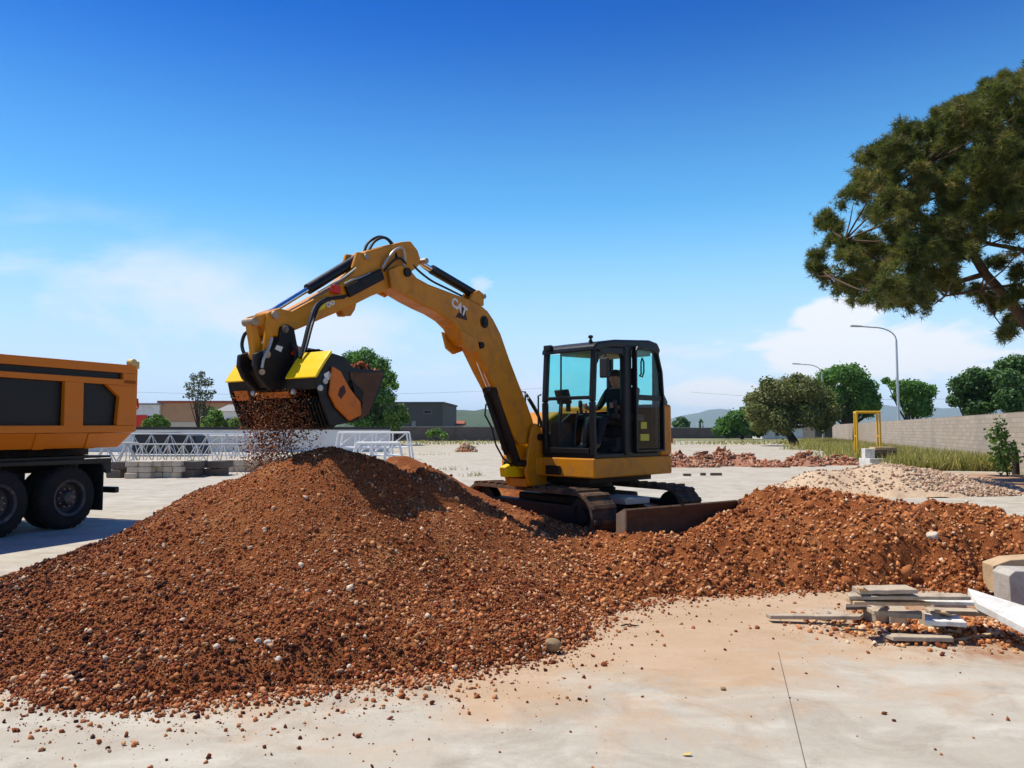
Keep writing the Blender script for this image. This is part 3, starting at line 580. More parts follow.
wall_run('boundary_wall', 'dark far boundary wall right of the cab beside the green bush', (16, 158, 0), (60, 158, 0), 2.1, 0.4, 'far_wall_plaster', (0.1, 'cast_concrete'))
wall_run('boundary_wall', 'pale low wall behind the lattice sections on the left', (-37, 60, 0), (-9.5, 60, 0), 1.72, 0.35, 'plaster_white', (0.22, 'tarp'))

# ------------------------------------------------------------------ hills
def ridge(name, label, px0, px1, Y, prof, depth, mat, seed, rough):
    """prof: list of (px, py of the skyline)"""
    n = 120; m = 14; V = []; pxs = np.linspace(px0, px1, n); sky = np.interp(pxs, [a for a, _ in prof], [b for _, b in prof])
    for i in range(n):
        for j in range(m):
            t = j / (m - 1); y = Y + (t - 0.5) * depth * 2; base = P(pxs[i], 430, Y); top = P(pxs[i], sky[i], Y)
            prf = math.cos((t - 0.5) * math.pi) ** 0.8 if 0 < t < 1 else 0.0
            z = top.z * prf + float(fbm(np.array(pxs[i] * 0.2), np.array(t * 6.0), 0.35, 4, seed)) * rough * prf
            V.append((base.x, y, z - (3 if prf == 0 else 0)))
    F = [(i * m + j, (i + 1) * m + j, (i + 1) * m + j + 1, i * m + j + 1) for i in range(n - 1) for j in range(m - 1)]
    me = bpy.data.meshes.new(name); me.from_pydata(V, [], F); me.update(); me.materials.append(MATS[mat]); me.polygons.foreach_set('use_smooth', [True] * len(F))
    return tag(link(name, me), label, kind='structure')
ridge('wooded_hill', 'low wooded hill on the horizon behind the boom', -500, 660, 2600, [(-500, 421), (-100, 418), (100, 420), (300, 416), (440, 411), (490, 409.5), (545, 413), (600, 420), (660, 428)], 420, 'wooded_hill', 61, 9)
ridge('distant_mountain', 'faint blue mountain range on the horizon right of the cab', 560, 1500, 13000, [(560, 428), (640, 424), (680, 416), (700, 411), (720, 408), (745, 412), (765, 409), (800, 411), (880, 405), (940, 409), (1100, 404), (1300, 416), (1500, 427)], 1800, 'wooded_hill', 71, 60)

# ------------------------------------------------------------------ buildings beyond the walls
def house(name, label, px0, px1, pyt, Y, depth, mat, roof=None, openings=(), rz=0.0, cat='building'):
    """openings: (px0, py0, px1, py1, material, name) on the front face"""
    x0, x1 = P(px0, 430, Y).x, P(px1, 430, Y).x; h = P(px0, pyt, Y).z; r = empty(name, (x0, Y, 0), rz); w = x1 - x0
    MB().box((0, 0, -0.1), (w, depth, h)).build('wall', mat, r)
    if roof:
        kind, rm, rh = roof
        if kind == 'flat': MB().box((-0.25, -0.25, h + 0.002), (w + 0.25, depth + 0.25, h + rh)).build('roof', rm, r)
        else: MB().add([(-.4, -.5, h), (w + .4, -.5, h), (w + .4, depth + .5, h), (-.4, depth + .5, h), (-.4, depth / 2, h + rh), (w + .4, depth / 2, h + rh)], [(0, 1, 5, 4), (2, 3, 4, 5), (1, 2, 5), (3, 0, 4), (3, 2, 1, 0)]).build('roof', rm, r)
    for (a, b, c, d, m_, nm) in openings:
        xa, xb = P(a, 430, Y).x - x0, P(c, 430, Y).x - x0; zt, zb = P(a, b, Y).z, max(0.02, P(a, d, Y).z)
        f = MB().box((xa, -0.07, zb), (xb, 0.05, zt)).build(nm, m_, r)
        if nm == 'window': MB().box((xa + 0.08, -0.09, zb + 0.1), (xb - 0.08, -0.071, zt - 0.1)).build('pane', 'dark_opening', f)
    return tag(r, label, cat)
house('brick_warehouse', 'long orange brick warehouse behind the thin tree', 159, 246, 403, 105, 16, 'brick_facade', ('flat', 'red_roof', 0.3), [(160, 422, 246, 431, 'plaster_cream', 'base_course')])
house('warehouse_annex', 'white warehouse end with a red door beside the truck', 118, 159, 405, 104.6, 14, 'plaster_white', ('flat', 'roof_grey', 0.25), [(136, 415, 147, 430, 'red_paint', 'door'), (147.5, 416, 159, 419, 'dark_opening', 'canopy')])
house('white_shed', 'small white shed under the reddish roof by the bucket', 219, 250, 411, 92, 8, 'plaster_white', ('gable', 'roof_grey', 0.9), [(226, 418, 232, 424, 'roof_grey', 'window')])
house('grey_warehouse', 'tall grey warehouse right of the tree behind the bucket', 372, 443, 403.5, 150, 22, 'grey_cladding', ('flat', 'grey_cladding', 0.3), [(412, 421, 416, 428, 'roof_grey', 'door'), (380, 410, 388, 414, 'roof_grey', 'window'), (424, 410, 432, 414, 'roof_grey', 'window')], rz=-0.05)
house('low_house', 'low house with reddish roof showing above the far boundary wall', 436, 462, 425, 170, 9, 'plaster_cream', ('gable', 'red_roof', 1.0), [(446, 425.5, 449, 427.5, 'roof_grey', 'window')])
house('low_house', 'smaller pale house with grey roof left of the reddish one', 425, 435, 424.5, 168, 8, 'plaster_white', ('flat', 'roof_grey', 0.5))
house('white_outbuilding', 'white outbuilding half hidden behind the big olive coloured tree', 762, 806, 428.5, 150, 6, 'plaster_white', ('flat', 'roof_grey', 0.25), [(775, 431, 779, 436, 'roof_grey', 'window')])
house('dark_shed', 'dark shed at the end of the block wall beneath the trees', 815, 836, 421, 118, 5, 'grey_cladding', ('flat', 'grey_cladding', 0.2))

# ------------------------------------------------------------------ vegetation
LEAF_V = np.array([(-.5, 0, 0), (0, -.42, .06), (.55, 0, 0), (0, .42, .06)], float); LEAF_F = np.array([(0, 1, 2, 3)])
def leaf_cloud(name, lumps, n, size, mat, parent, org, shell=0.55, droop=0.3):
    lumps = np.array(lumps, float); vol = lumps[:, 3] * lumps[:, 4] * lumps[:, 5]; w = vol ** 0.72; k = RNG.choice(len(lumps), n, p=w / w.sum())
    d = RNG.normal(size=(n, 3)); d /= np.linalg.norm(d, axis=1)[:, None]; rr = (shell + (1 - shell) * RNG.random(n)) * (1 + RNG.normal(0, 0.17, n)); pos = lumps[k, :3] + d * rr[:, None] * lumps[k, 3:6]
    nrm = d * 0.7 + RNG.normal(size=(n, 3)) * 0.7; nrm[:, 2] += droop; s = size * RNG.uniform(0.6, 1.35, (n, 1)) * np.ones((1, 3))
    V, F = scatter(LEAF_V, LEAF_F, pos - np.array(org), align_rot(nrm), s)
    lump_t = RNG.uniform(-0.16, 0.16, len(lumps)); r = np.clip(RNG.beta(2, 2, n) + lump_t[k], 0, 1)
    me = arrays_mesh(name, V, F, mat, np.repeat(r, 4)); return link(name, me, parent)
def tree(name, label, base, lumps, n, leaf, mat, trunk_r, bark='dark_bark', cat='tree', fork=0.3, group=None, lean=None):
    base = Vector(base); r = empty(name, base); tag(r, label, cat, group); L = np.array(lumps, float); cen = L[:, :3].mean(0); top = Vector(cen) - base
    fk = Vector((top.x * fork, top.y * fork, max(0.3, top.z * fork))) if lean is None else Vector(lean)
    tb = MB(); tb.tube([Vector((0, 0, -0.1)), fk * 0.5 + Vector((0.04, 0, 0)), fk], [trunk_r * 1.25, trunk_r, trunk_r * 0.8], 9)
    for l in lumps:
        e = Vector(l[:3]) - base; mid = fk.lerp(e, 0.5) + Vector((random.uniform(-.1, .1), 0, -0.06 * e.length)); tb.tube([fk * 0.96, mid, e], [trunk_r * 0.55, trunk_r * 0.32, trunk_r * 0.1], 6)
    tb.build('trunk', bark, r, smooth=True); leaf_cloud('crown', lumps, n, leaf, mat, r, base); return r
def px_lumps(items, Y, jit=0.5, sq=0.85):       # (px, py, radius in px) -> world lumps
    out = []
    for px, py, rp in items:
        y = Y + random.uniform(-1, 1) * jit; p = P(px, py, y); r = rp * Y / FPX; out.append((p.x, p.y, p.z, r, r * 0.95, r * sq))
    return out
def gz(px, Y): return (P(px, 430, Y).x, Y, 0)
def crown_px(cx, cy, rx, ry, k, rmin, rmax, seed):   # irregular crown made of many lumps
    rn = random.Random(seed); out = []
    while len(out) < k:
        u, v = rn.uniform(-1, 1), rn.uniform(-1, 1)
        if u * u + v * v < 1: out.append((cx + u * rx, cy + v * ry, rn.uniform(rmin, rmax)))
    return out
tree('olive_tree', 'broad olive coloured tree with a leaning trunk right of the yard', gz(796, 84), px_lumps([(762, 402, 15), (775, 393, 16), (792, 388, 15), (808, 390, 15), (820, 398, 14), (828, 412, 13), (756, 412, 11), (760, 424, 10), (775, 418, 14), (792, 410, 16), (808, 415, 14), (784, 428, 9), (822, 424, 9), (752, 400, 8), (768, 384, 8), (798, 379, 7)], 84, 2.5), 30000, 0.25, 'leaves_olive', 0.42, fork=0.25, lean=(-1.4, 0, 2.2))
tree('broadleaf_tree', 'tall dark green tree behind the far street lamp', gz(846, 112), px_lumps([(828, 378, 11), (842, 374, 11), (856, 378, 12), (866, 388, 11), (850, 392, 14), (836, 396, 12), (862, 402, 11), (848, 410, 13), (872, 398, 8), (830, 412, 10), (822, 386, 9), (868, 411, 8), (876, 406, 6), (853, 368, 6)], 112, 3), 20000, 0.33, 'leaves_green', 0.45)
tree('round_bush', 'rounded bright green bush left of the olive coloured tree', gz(742, 142), px_lumps([(724, 424, 8), (735, 418, 9), (746, 414, 9), (757, 418, 9), (730, 431, 8), (745, 427, 10), (758, 430, 8), (766, 424, 8), (718, 431, 6)], 142, 3), 7000, 0.5, 'leaves_green', 0.3, cat='bush')
tree('broadleaf_tree', 'small crowned tree behind the block wall by the near lamp', gz(911, 100), px_lumps([(886, 381, 4), (895, 385, 6), (904, 388, 9), (916, 389, 10), (927, 392, 8), (908, 400, 10), (922, 402, 9), (932, 388, 4), (912, 410, 8), (900, 396, 7), (925, 411, 7)], 100, 3), 11000, 0.32, 'leaves_green', 0.32)
tree('broadleaf_tree', 'dark rounded tree behind the block wall, left of the taller one', gz(972, 78), px_lumps([(962, 385, 11), (975, 378, 12), (985, 386, 14), (968, 398, 13), (986, 402, 13), (956, 400, 8), (975, 408, 11), (992, 376, 9)], 78, 2), 15000, 0.27, 'leaves_dark', 0.36)
tree('broadleaf_tree', 'tall dark tree behind the block wall at the right edge', gz(1016, 74), px_lumps([(1004, 366, 9), (1016, 364, 11), (1028, 370, 12), (1040, 380, 14), (1006, 380, 12), (1020, 388, 15), (1008, 400, 13), (1034, 402, 15), (1018, 410, 12), (1052, 396, 14), (1050, 376, 9)], 74, 2), 18000, 0.27, 'leaves_dark', 0.4)
tree('far_tree', 'small dark round tree far behind the wall by the cab', gz(680, 210), px_lumps([(676, 424, 4), (681, 421, 5), (686, 424, 4), (680, 427, 5)], 210, 2), 1500, 0.6, 'leaves_dark', 0.25)
tree('cypress_tree', 'thin pointed cypress far behind the wall right of the cab', gz(701, 215), [(P(701, 425, 215).x, 215, z, 0.55, 0.55, 0.9) for z in (1.2, 2.2, 3.0, 3.7)], 700, 0.45, 'leaves_dark', 0.15)
tree('broadleaf_tree', 'large green tree half hidden by the screening bucket', gz(366, 88), px_lumps([(352, 362, 12), (366, 358, 11), (380, 366, 10), (388, 378, 9), (345, 375, 11), (360, 376, 14), (376, 388, 13), (386, 398, 9), (352, 394, 14), (368, 404, 14), (340, 398, 10), (382, 414, 10), (350, 414, 12), (366, 422, 12), (335, 384, 8), (394, 386, 5)], 88, 2.5), 26000, 0.26, 'leaves_green', 0.42, fork=0.2)
tree('bush', 'green bush before the grey warehouse, right of the large tree', gz(398, 86), px_lumps([(392, 414, 7), (400, 410, 7), (404, 418, 6), (394, 424, 7), (386, 426, 7)], 86, 1.5), 3500, 0.32, 'leaves_bright', 0.14, cat='bush')
tree('bush', 'rounded green bush at the foot of the warehouse by the truck', gz(157, 66), px_lumps([(149, 424, 6), (157, 420, 6), (164, 424, 6), (156, 428, 7)], 66, 0.8), 2600, 0.24, 'leaves_bright', 0.1, cat='bush')
tree('bush', 'bushy green shrub right of the thin grey tree', gz(214, 66), px_lumps([(208, 422, 6), (216, 415, 6), (213, 424, 7), (221, 422, 5), (205, 427, 4)], 66, 0.8), 2600, 0.24, 'leaves_bright', 0.1, cat='bush')
tree('bush', 'low green bush left of the bucket below the white shed', gz(236, 66), px_lumps([(228, 426, 5), (236, 423, 6), (244, 426, 6)], 66, 0.8), 1800, 0.24, 'leaves_bright', 0.1, cat='bush')
tree('slender_tree', 'thin sparse grey green tree standing before the brick warehouse', gz(199, 70), px_lumps([(199, 382, 8), (190, 386, 6), (208, 383, 6), (196, 394, 8), (206, 396, 7), (200, 405, 7), (188, 396, 4), (213, 392, 4), (202, 374, 4), (194, 377, 4), (205, 412, 6)], 70, 0.8), 1500, 0.17, 'leaves_grey', 0.13, fork=0.3)
tree('thin_bush', 'reddish brown shrub beside the thin grey tree', gz(206, 71), px_lumps([(206, 412, 5), (211, 409, 4), (207, 418, 5)], 71, 0.4), 500, 0.22, 'leaves_olive', 0.07, cat='bush')
tree('leafy_shrub', 'young leafy shrub growing against the block wall at right', (18.6, 29.0, 0), [(P(1000, 428, 29).x, 29, z, r, r, r) for z, r in ((0.35, .35), (0.8, .4), (1.2, .4), (1.6, .35), (2.0, .22))] + [(P(1008, 440, 29).x, 29, .8, .5, .5, .5), (P(994, 435, 29).x, 29, 1.5, .35, .35, .3)], 850, 0.12, 'leaves_bright', 0.03, cat='shrub')
b_ = gz(1014, 29.5); mb = MB(); mb.tube([(0, 0, -0.05), (0.02, 0, 0.7), (-0.05, 0.02, 1.25)], [0.14, 0.12, 0.10], 10); tag(mb.build('dead_stump', 'dark_bark', None, loc=(b_[0], b_[1], 0), smooth=True), 'grey broken tree stump beside the leafy shrub at the wall', 'stump')

# stone pine overhanging from the right
def pine():
    base = Vector((18.1, 26.0, 0)); r = empty('pine_tree', base); tag(r, 'large umbrella pine leaning in from the right edge', 'tree')
    tuft = []; tf = []
    rn = np.random.default_rng(3)
    for k in range(13):
        th = math.acos(rn.uniform(-0.25, 1)); ph = rn.uniform(0, 2 * math.pi); d = np.array([math.sin(th) * math.cos(ph), math.sin(th) * math.sin(ph), math.cos(th)])
        s = np.cross(d, rn.normal(size=3)); s /= np.linalg.norm(s); b = len(tuft); tuft += [d * 0.02 - s * 0.05, d * 0.02 + s * 0.05, d * rn.uniform(0.8, 1.1)]; tf.append((b, b + 1, b + 2))
    tuft = np.array(tuft); tf = np.array(tf)
    items = [(1010, 96, 24), (1046, 88, 34), (985, 98, 15), (966, 110, 15), (946, 118, 13), (930, 132, 18), (908, 136, 15), (890, 150, 17), (872, 164, 16), (860, 182, 15), (854, 200, 13), (878, 186, 22), (906, 168, 24), (938, 156, 26), (972, 136, 26), (1006, 126, 28), (1004, 164, 30), (968, 176, 30), (934, 194, 28), (902, 206, 24), (876, 212, 15), (1030, 170, 28), (1000, 202, 24), (965, 216, 24), (935, 226, 20), (990, 228, 12), (1022, 214, 18), (910, 230, 18),
             (824, 220, 8), (836, 228, 10), (830, 242, 8), (816, 258, 6), (812, 270, 7), (826, 278, 10), (842, 288, 11), (850, 264, 14), (866, 248, 15), (884, 258, 20), (908, 254, 22), (932, 252, 20), (954, 252, 16), (866, 278, 16), (888, 288, 18), (912, 288, 20), (936, 280, 17), (858, 298, 10), (880, 304, 10), (902, 308, 11), (926, 304, 9), (950, 290, 9), (968, 246, 12), (846, 250, 9), (1002, 308, 11), (990, 300, 8), (1018, 300, 12), (1014, 324, 10), (996, 266, 9), (1030, 318, 14), (1022, 276, 8), (978, 292, 6), (1008, 334, 6)]
    items += [(1075 + 30 * math.cos(k) + 40 * (k % 3), 128 + 24 * k, 38) for k in range(8)]
    rn2 = random.Random(4); lumps = []
    for px, py, rp in items:
        y = 26 + rn2.uniform(-1.6, 1.6); p = P(px, py, y); rr = rp * 26 / FPX; lumps.append((p.x, p.y, p.z, rr, rr * 1.25, rr * 0.95))
        if rp > 14: y2 = 26 + rn2.choice((-1, 1)) * rn2.uniform(2.5, 4.5); p = P(px + rn2.uniform(-8, 8), py + 6, y2); lumps.append((p.x, p.y, p.z, rr * .9, rr * 1.1, rr * 0.85))
    for k in range(26):                    # the part of the crown outside the picture
        a = rn2.uniform(0, 6.28); q = rn2.uniform(1.5, 6.5); x, y = 20.5 + q * math.cos(a), 26 + q * math.sin(a)
        if x / y * FPX + 512 < 1030: continue
        lumps.append((x, y, rn2.uniform(8.5, 11.5) - q * 0.35, 1.4, 1.4, 0.9))
    # limbs
    w = MB(); z5 = Vector((0.05, 0, 4.4)); w.tube([(0.25, 0, -0.2), (0.22, 0, 2.2), z5], [0.40, 0.33, 0.30], 12)
    L1 = [z5, P(1012, 304, 26) - base, P(985, 274, 26) - base, P(962, 236, 25.8) - base, P(940, 196, 25.6) - base, P(925, 165, 25.6) - base]; w.tube(L1, [0.22, 0.17, 0.155, 0.13, 0.09, 0.05], 9)
    L2 = [z5, Vector((0.3, 0.2, 6.4)), P(1034, 200, 26.5) - base, P(1020, 130, 26.5) - base]; w.tube(L2, [0.26, 0.22, 0.15, 0.07], 9)
    L3 = [L1[2], P(950, 284, 25.8) - base, P(915, 288, 25.6) - base, P(868, 282, 25.5) - base, P(828, 276, 25.5) - base]; w.tube(L3, [0.10, 0.08, 0.06, 0.045, 0.02], 7)
    L4 = [L2[1], P(1024, 250, 26.2) - base, P(990, 244, 26.0) - base, P(960, 232, 26) - base]; w.tube(L4, [0.11, 0.09, 0.07, 0.04], 7)
    L5 = [z5 + Vector((0, 0, .3)), P(1020, 284, 25.4) - base, P(980, 290, 25.2) - base, P(945, 296, 25.2) - base]; w.tube(L5, [0.09, 0.07, 0.05, 0.03], 7)
    L6 = [L3[2], P(880, 262, 25.4) - base, P(845, 240, 25.2) - base]; w.tube(L6, [0.05, 0.04, 0.015], 6)
    nodes = [Vector(q) for LL in (L1, L2, L3, L4, L5, L6) for q in LL[1:]]
    for l in lumps:
        e = Vector(l[:3]) - base; s = min(nodes, key=lambda q: (q - e).length); mid = s.lerp(e, 0.55) + Vector((0, 0, -0.12)); w.tube([s, mid, e], [0.035, 0.022, 0.008], 5)
    w.build('trunk', 'bark', r, smooth=True)
    L = np.array(lumps); subs, sk_, sd = [], [], []          # every bough ends in a spray of separate brushes
    for q in range(len(L)):
        m = int(5 + 15 * L[q, 3] * L[q, 4]); dd = RNG.normal(size=(m, 3)); dd /= np.linalg.norm(dd, axis=1)[:, None]; dd[:, 2] = np.where(dd[:, 2] < -0.55, -dd[:, 2], dd[:, 2])
        subs.append(L[q, :3] + dd * RNG.uniform(0.45, 1.05, (m, 1)) * L[q, 3:6]); sk_ += [q] * m; sd.append(dd)
    subs = np.concatenate(subs); sd = np.concatenate(sd); sk_ = np.array(sk_); per = 30; si = np.repeat(np.arange(len(subs)), per); n = len(si); k = sk_[si]
    pos = subs[si] + RNG.normal(0, 0.10, (n, 3)); d = sd[si]; ax = d + np.array([0, 0, 0.6]) + RNG.normal(0, 0.4, (n, 3)); s = RNG.uniform(0.14, 0.27, (n, 1)) * np.ones((1, 3))
    print('pine tufts', n)
    V, F = scatter(tuft, tf, pos - np.array(base), align_rot(ax), s); lt = RNG.uniform(-0.22, 0.22, len(subs)); rr = np.clip(RNG.beta(2, 2.2, n) + lt[si], 0, 1)
    link('crown', arrays_mesh('crown', V, F, 'pine_needles', np.repeat(rr, len(tuft))), r)
pine()

def grass(name, label, pts, h, w, kind='stuff', loc=(0, 0, 0)):
    n = len(pts); dirs = RNG.normal(0, 0.32, (n, 3)); dirs[:, 2] = 1; T = np.array([(-.5, 0, 0), (.5, 0, 0), (.28, .05, .55), (-.28, .05, .55), (0.0, 0.22, 1.0)]); F1 = np.array([(0, 1, 2, 3), (3, 2, 4, 4)])
    hh = h * RNG.uniform(0.45, 1.25, n); V, F = scatter(T, F1[:1], pts, align_rot(dirs), np.stack([np.full(n, w), hh, hh], -1)); V2, F2 = scatter(T, np.array([(3, 2, 4, 3)])[:, :3], pts, np.zeros((n, 3, 3)), np.ones((n, 3)))
    me = bpy.data.meshes.new(name); Fa = [tuple(q) for q in F] + [tuple(q) for q in F2]; me.from_pydata([tuple(q) for q in V], [], Fa); me.update()
    a = me.attributes.new('rnd', 'FLOAT', 'POINT'); a.data.foreach_set('value', np.repeat(RNG.random(n), 5).astype(np.float32)); me.materials.append(MATS['dry_grass'])
    return tag(link(name, me, None, loc), label, 'grass', kind=kind)
def verge():
    n = 34000; t = (RNG.random(n) ** 1.6) * 78 + 1.5; off = RNG.random(n); W = np.clip(2.6 + t * 0.22, 0, 5.4) + 1.4 * np.sin(t * 0.21) + 1.2 * np.sin(t * 0.53 + 1); o = 0.25 + off * W
    nrm = np.array([-WALLD.y, WALLD.x]); p = np.array(WALL0[:2])[None] + t[:, None] * np.array(WALLD[:2])[None] + o[:, None] * nrm[None]
    k = RNG.random(n) < (1.15 - off * 0.9) * (0.55 + 0.9 * (vnoise(p[:, 0], p[:, 1], 0.35, 91) + 0.5)); p = p[k]
    grass('dry_grass_verge', 'tall dry yellow green grass along the block wall', np.stack([p[:, 0], p[:, 1], np.zeros(len(p))], -1), 0.72, 0.05)
    n = 5000; x = RNG.uniform(-25, 60, n); y = RNG.uniform(88, 116, n); k = (vnoise(x, y, 0.12, 17) + vnoise(x, y, 0.5, 19) * .6) > 0.0; k &= (x / y < 0.46); x, y = x[k], y[k]
    grass('far_weeds', 'thin weeds and dry grass before the far boundary wall', np.stack([x, y, np.zeros(len(x))], -1), 0.34, 0.12)
    pts = []
    for px, py, s, m in [(470, 447, .8, 30), (462, 449, .5, 20), (148, 473, .7, 90), (160, 474, 1.0, 120), (125, 476, .4, 30), (196, 468, .35, 60), (430, 455, 1.4, 40), (380, 466, .8, 60), (365, 462, .8, 50), (475, 476, .4, 30), (452, 470, .6, 30), (700, 445, 3, 40), (760, 441, 3, 60), (240, 468, .8, 70), (225, 470, .5, 50), (850, 452, 1, 50), (838, 449, 1.5, 40)]:
        q = G(px, py); pts.append(np.stack([RNG.normal(q.x, s * .6, m), RNG.normal(q.y, s * .5, m), np.zeros(m)], -1))
    grass('yard_weeds', 'scattered weed tufts growing through cracks in the yard', np.concatenate(pts), 0.20, 0.03)
    q = G(148, 437)
verge()
tree('wall_bush', 'low yellow green bush against the far boundary wall', gz(436, 112), px_lumps([(430, 434, 4), (437, 432, 4.5), (444, 436, 4)], 112, 0.8), 700, 0.32, 'leaves_bright', 0.08, cat='bush')

# ------------------------------------------------------------------ street lamps, frames, wires
def street_lamp(label, px, Y, h, arm, ang):
    b = gz(px, Y); r = empty('street_lamp', b); tag(r, label, 'street lamp', 'street lamps along the wall')
    MB().tube([(0, 0, -0.1), (0, 0, h * 0.5), (0, 0, h - 1.2)], [0.11, 0.09, 0.07], 10).build('post', 'galvanised', r, smooth=True)
    d = Vector((math.cos(ang), math.sin(ang), 0)); pth = [Vector((0, 0, h - 1.25))] + [Vector((0, 0, h - 1.2)) + d * (arm * (1 - math.cos(a))) * 1.0 + Vector((0, 0, 1.0 * math.sin(a))) for a in np.linspace(0.1, math.pi / 2, 7)] + [d * (arm + 0.9) + Vector((0, 0, h - 0.12))]
    MB().tube(pth, 0.05, 8).build('arm', 'galvanised', r, smooth=True)
    e = pth[-1]; s = d.cross(Vector((0, 0, 1)))
    hd = MB(); hd.add([e - d * .1 + s * .06 + Vector((0, 0, .06)), e - d * .1 - s * .06 + Vector((0, 0, .06)), e + d * .75 - s * .16 + Vector((0, 0, .10)), e + d * .75 + s * .16 + Vector((0, 0, .10)), e - d * .1 + s * .06 - Vector((0, 0, .06)), e - d * .1 - s * .06 - Vector((0, 0, .06)), e + d * .75 - s * .16 - Vector((0, 0, .02)), e + d * .75 + s * .16 - Vector((0, 0, .02))],
                    [(0, 1, 2, 3), (7, 6, 5, 4), (0, 4, 5, 1), (1, 5, 6, 2), (2, 6, 7, 3), (3, 7, 4, 0)]).build('lamp_head', 'grey_pipe', r, bevel=0.02)
    MB().box((-0.13, -0.13, -0.05), (0.13, 0.13, 0.25)).build('base_collar', 'cast_concrete', r, bevel=0.01)
    MB().box((-0.1, -0.14, 1.0), (0.1, -0.08, 1.5)).build('service_door', 'galvanised', r)
street_lamp('near street lamp, its grey post standing tallest in the dry grass', 899, 58, 9.7, 1.7, math.pi * 0.98)
street_lamp('far street lamp with thin grey post among the trees', 823, 88, 9.4, 1.6, math.pi * 0.98)
def wire(label, a, b, sag, n=14):
    a, b = Vector(a), Vector(b); pts = [a.lerp(b, i / n) - Vector((0, 0, sag * 4 * (i / n) * (1 - i / n))) for i in range(n + 1)]
    mb = MB().tube([p - a for p in pts], 0.016, 4); o = mb.build('overhead_wire', 'black_paint', None, loc=a); tag(o, label, 'wire')
wire('overhead wire crossing the sky behind the boom, left of the cab', P(-80, 382, 115), P(545, 388, 150), 1.6)
wire('overhead wire crossing the sky to the right of the cab', P(690, 392, 130), P(1200, 385, 90), 1.5)
for q, lab, pxt in (((P(-80, 382, 115)), 'wooden utility pole far left beyond the truck', 0), ((P(545, 388, 150)), 'wooden utility pole far behind the cab', 0), ((P(690, 392, 130)), 'wooden utility pole beyond the far wall, behind the counterweight', 0), ((P(1200, 385, 90)), 'wooden utility pole beyond the right edge', 0)):
    if lab.endswith('edge') or 'left' in lab:
        mb = MB().tube([(0, 0, -0.2), (0, 0, q.z + .2)], [0.14, 0.1], 8); tag(mb.build('utility_pole', 'dark_bark', None, loc=(q.x, q.y, 0)), lab, 'pole')

def yellow_frame():
    d = 43.0; x0, x1 = P(857, 430, d).x, P(880, 430, d).x; w = x1 - x0; r = empty('yellow_frame', (x0, d, 0)); tag(r, 'tall yellow tubular steel frame standing before the grass verge', 'steel frame'); h = P(857, 412, d).z
    for x in (0, w):
        for dy, dx in ((0, 0), (0.9, 0.28)): bar(r, 'post', (x + dx, dy, 0), (x + dx, dy, h), 0.06, 'yellow_frame_paint', 8)
        for z in (0.35, h * 0.5, h - 0.05): bar(r, 'rung', (x, 0, z), (x + 0.28, 0.9, z), 0.035, 'yellow_frame_paint')
    bar(r, 'top_rail', (-0.05, 0, h), (w + 0.05, 0, h), 0.06, 'yellow_frame_paint', 8); bar(r, 'top_rail', (0.23, 0.9, h), (w + 0.33, 0.9, h), 0.06, 'yellow_frame_paint', 8)
    for x in (0, w): bar(r, 'side_rail', (x, 0, h), (x + .28, .9, h), 0.05, 'yellow_frame_paint')
    for x in (0, w): MB().box((x - .12, -.12, 0), (x + .12, .12, 0.02)).build('foot_plate', 'yellow_frame_paint', r)
yellow_frame()
def slab_pile():
    d = 32.0; p = G(879, 466); r0 = (p.x, p.y)
    def slab(lab, mat, dx, dy, z, sx, sy, sz, rz, tilt=0.0):
        k_ = 1.7; mb = MB().box((-sx / 2, -sy / 2, 0), (sx / 2, sy / 2, sz * k_ - .003)); o = mb.build('concrete_slab', mat, None, bevel=0.015, loc=(r0[0] + dx, r0[1] + dy, z * k_)); o.rotation_euler = (0, tilt, rz); tag(o, lab, 'slab', 'slabs stacked by the yellow frame')
    slab('white broken slab at the bottom of the stack by the yellow frame', 'white_board', -.2, 0, 0.0, 1.1, .8, .22, 0.2)
    slab('white block on the left of the slab stack by the frame', 'white_board', -.45, .1, .222, .45, .5, .26, -0.1)
    slab('brown slab on the right of the slab stack by the frame', 'rusty_steel', .35, .1, .222, .8, .6, .12, 0.15)
    slab('dark brown slab resting second highest in the stack by the frame', 'dark_block', .3, .1, .345, 1.0, .6, .1, -0.1)
    slab('brown board on top of the slab stack by the yellow frame', 'raw_wood', .25, .1, .448, 1.1, .55, .08, 0.12)
slab_pile()
for lab, px, py, s in [('small dark brick leftmost of three on the bare concrete', 687, 476, (.28, .14, .09)), ('small dark brick in the middle of three on the concrete', 703, 475.5, (.2, .12, .1)), ('dark bar of brick rightmost of three on the concrete', 716, 475.5, (.42, .13, .1))]:
    q = G(px, py); o = MB().box((-s[0] / 2, -s[1] / 2, 0), (s[0] / 2, s[1] / 2, s[2])).build('loose_brick', 'dark_block', None, bevel=0.01, loc=(q.x, q.y, 0)); tag(o, lab, 'brick', 'loose bricks on the concrete')
q = G(466, 452); mound('soil_lump', 'weedy lump of soil and stones alone on the far concrete', q.x, q.y + 0.6, 0.8, 0.7, 0.62, 120, 0.06, 0.22, 'heap_soil', 'pale_rubble', 23)
def white_stand():
    q = G(700, 437.5); d = q.y; k = d / FPX; r = empty('white_stand', (q.x, d, 0)); tag(r, 'white concrete base with two short posts before the far wall', 'stand'); MB().box((-4.5 * k, -.6, 0), (4.5 * k, .6, 5 * k)).build('base', 'white_paint', r, bevel=0.05)
    for x in (-2.2, 2.2): bar(r, 'post', (x * k, 0, 4 * k), (x * k, 0, 15 * k), 0.13, 'white_paint', 8)
white_stand()

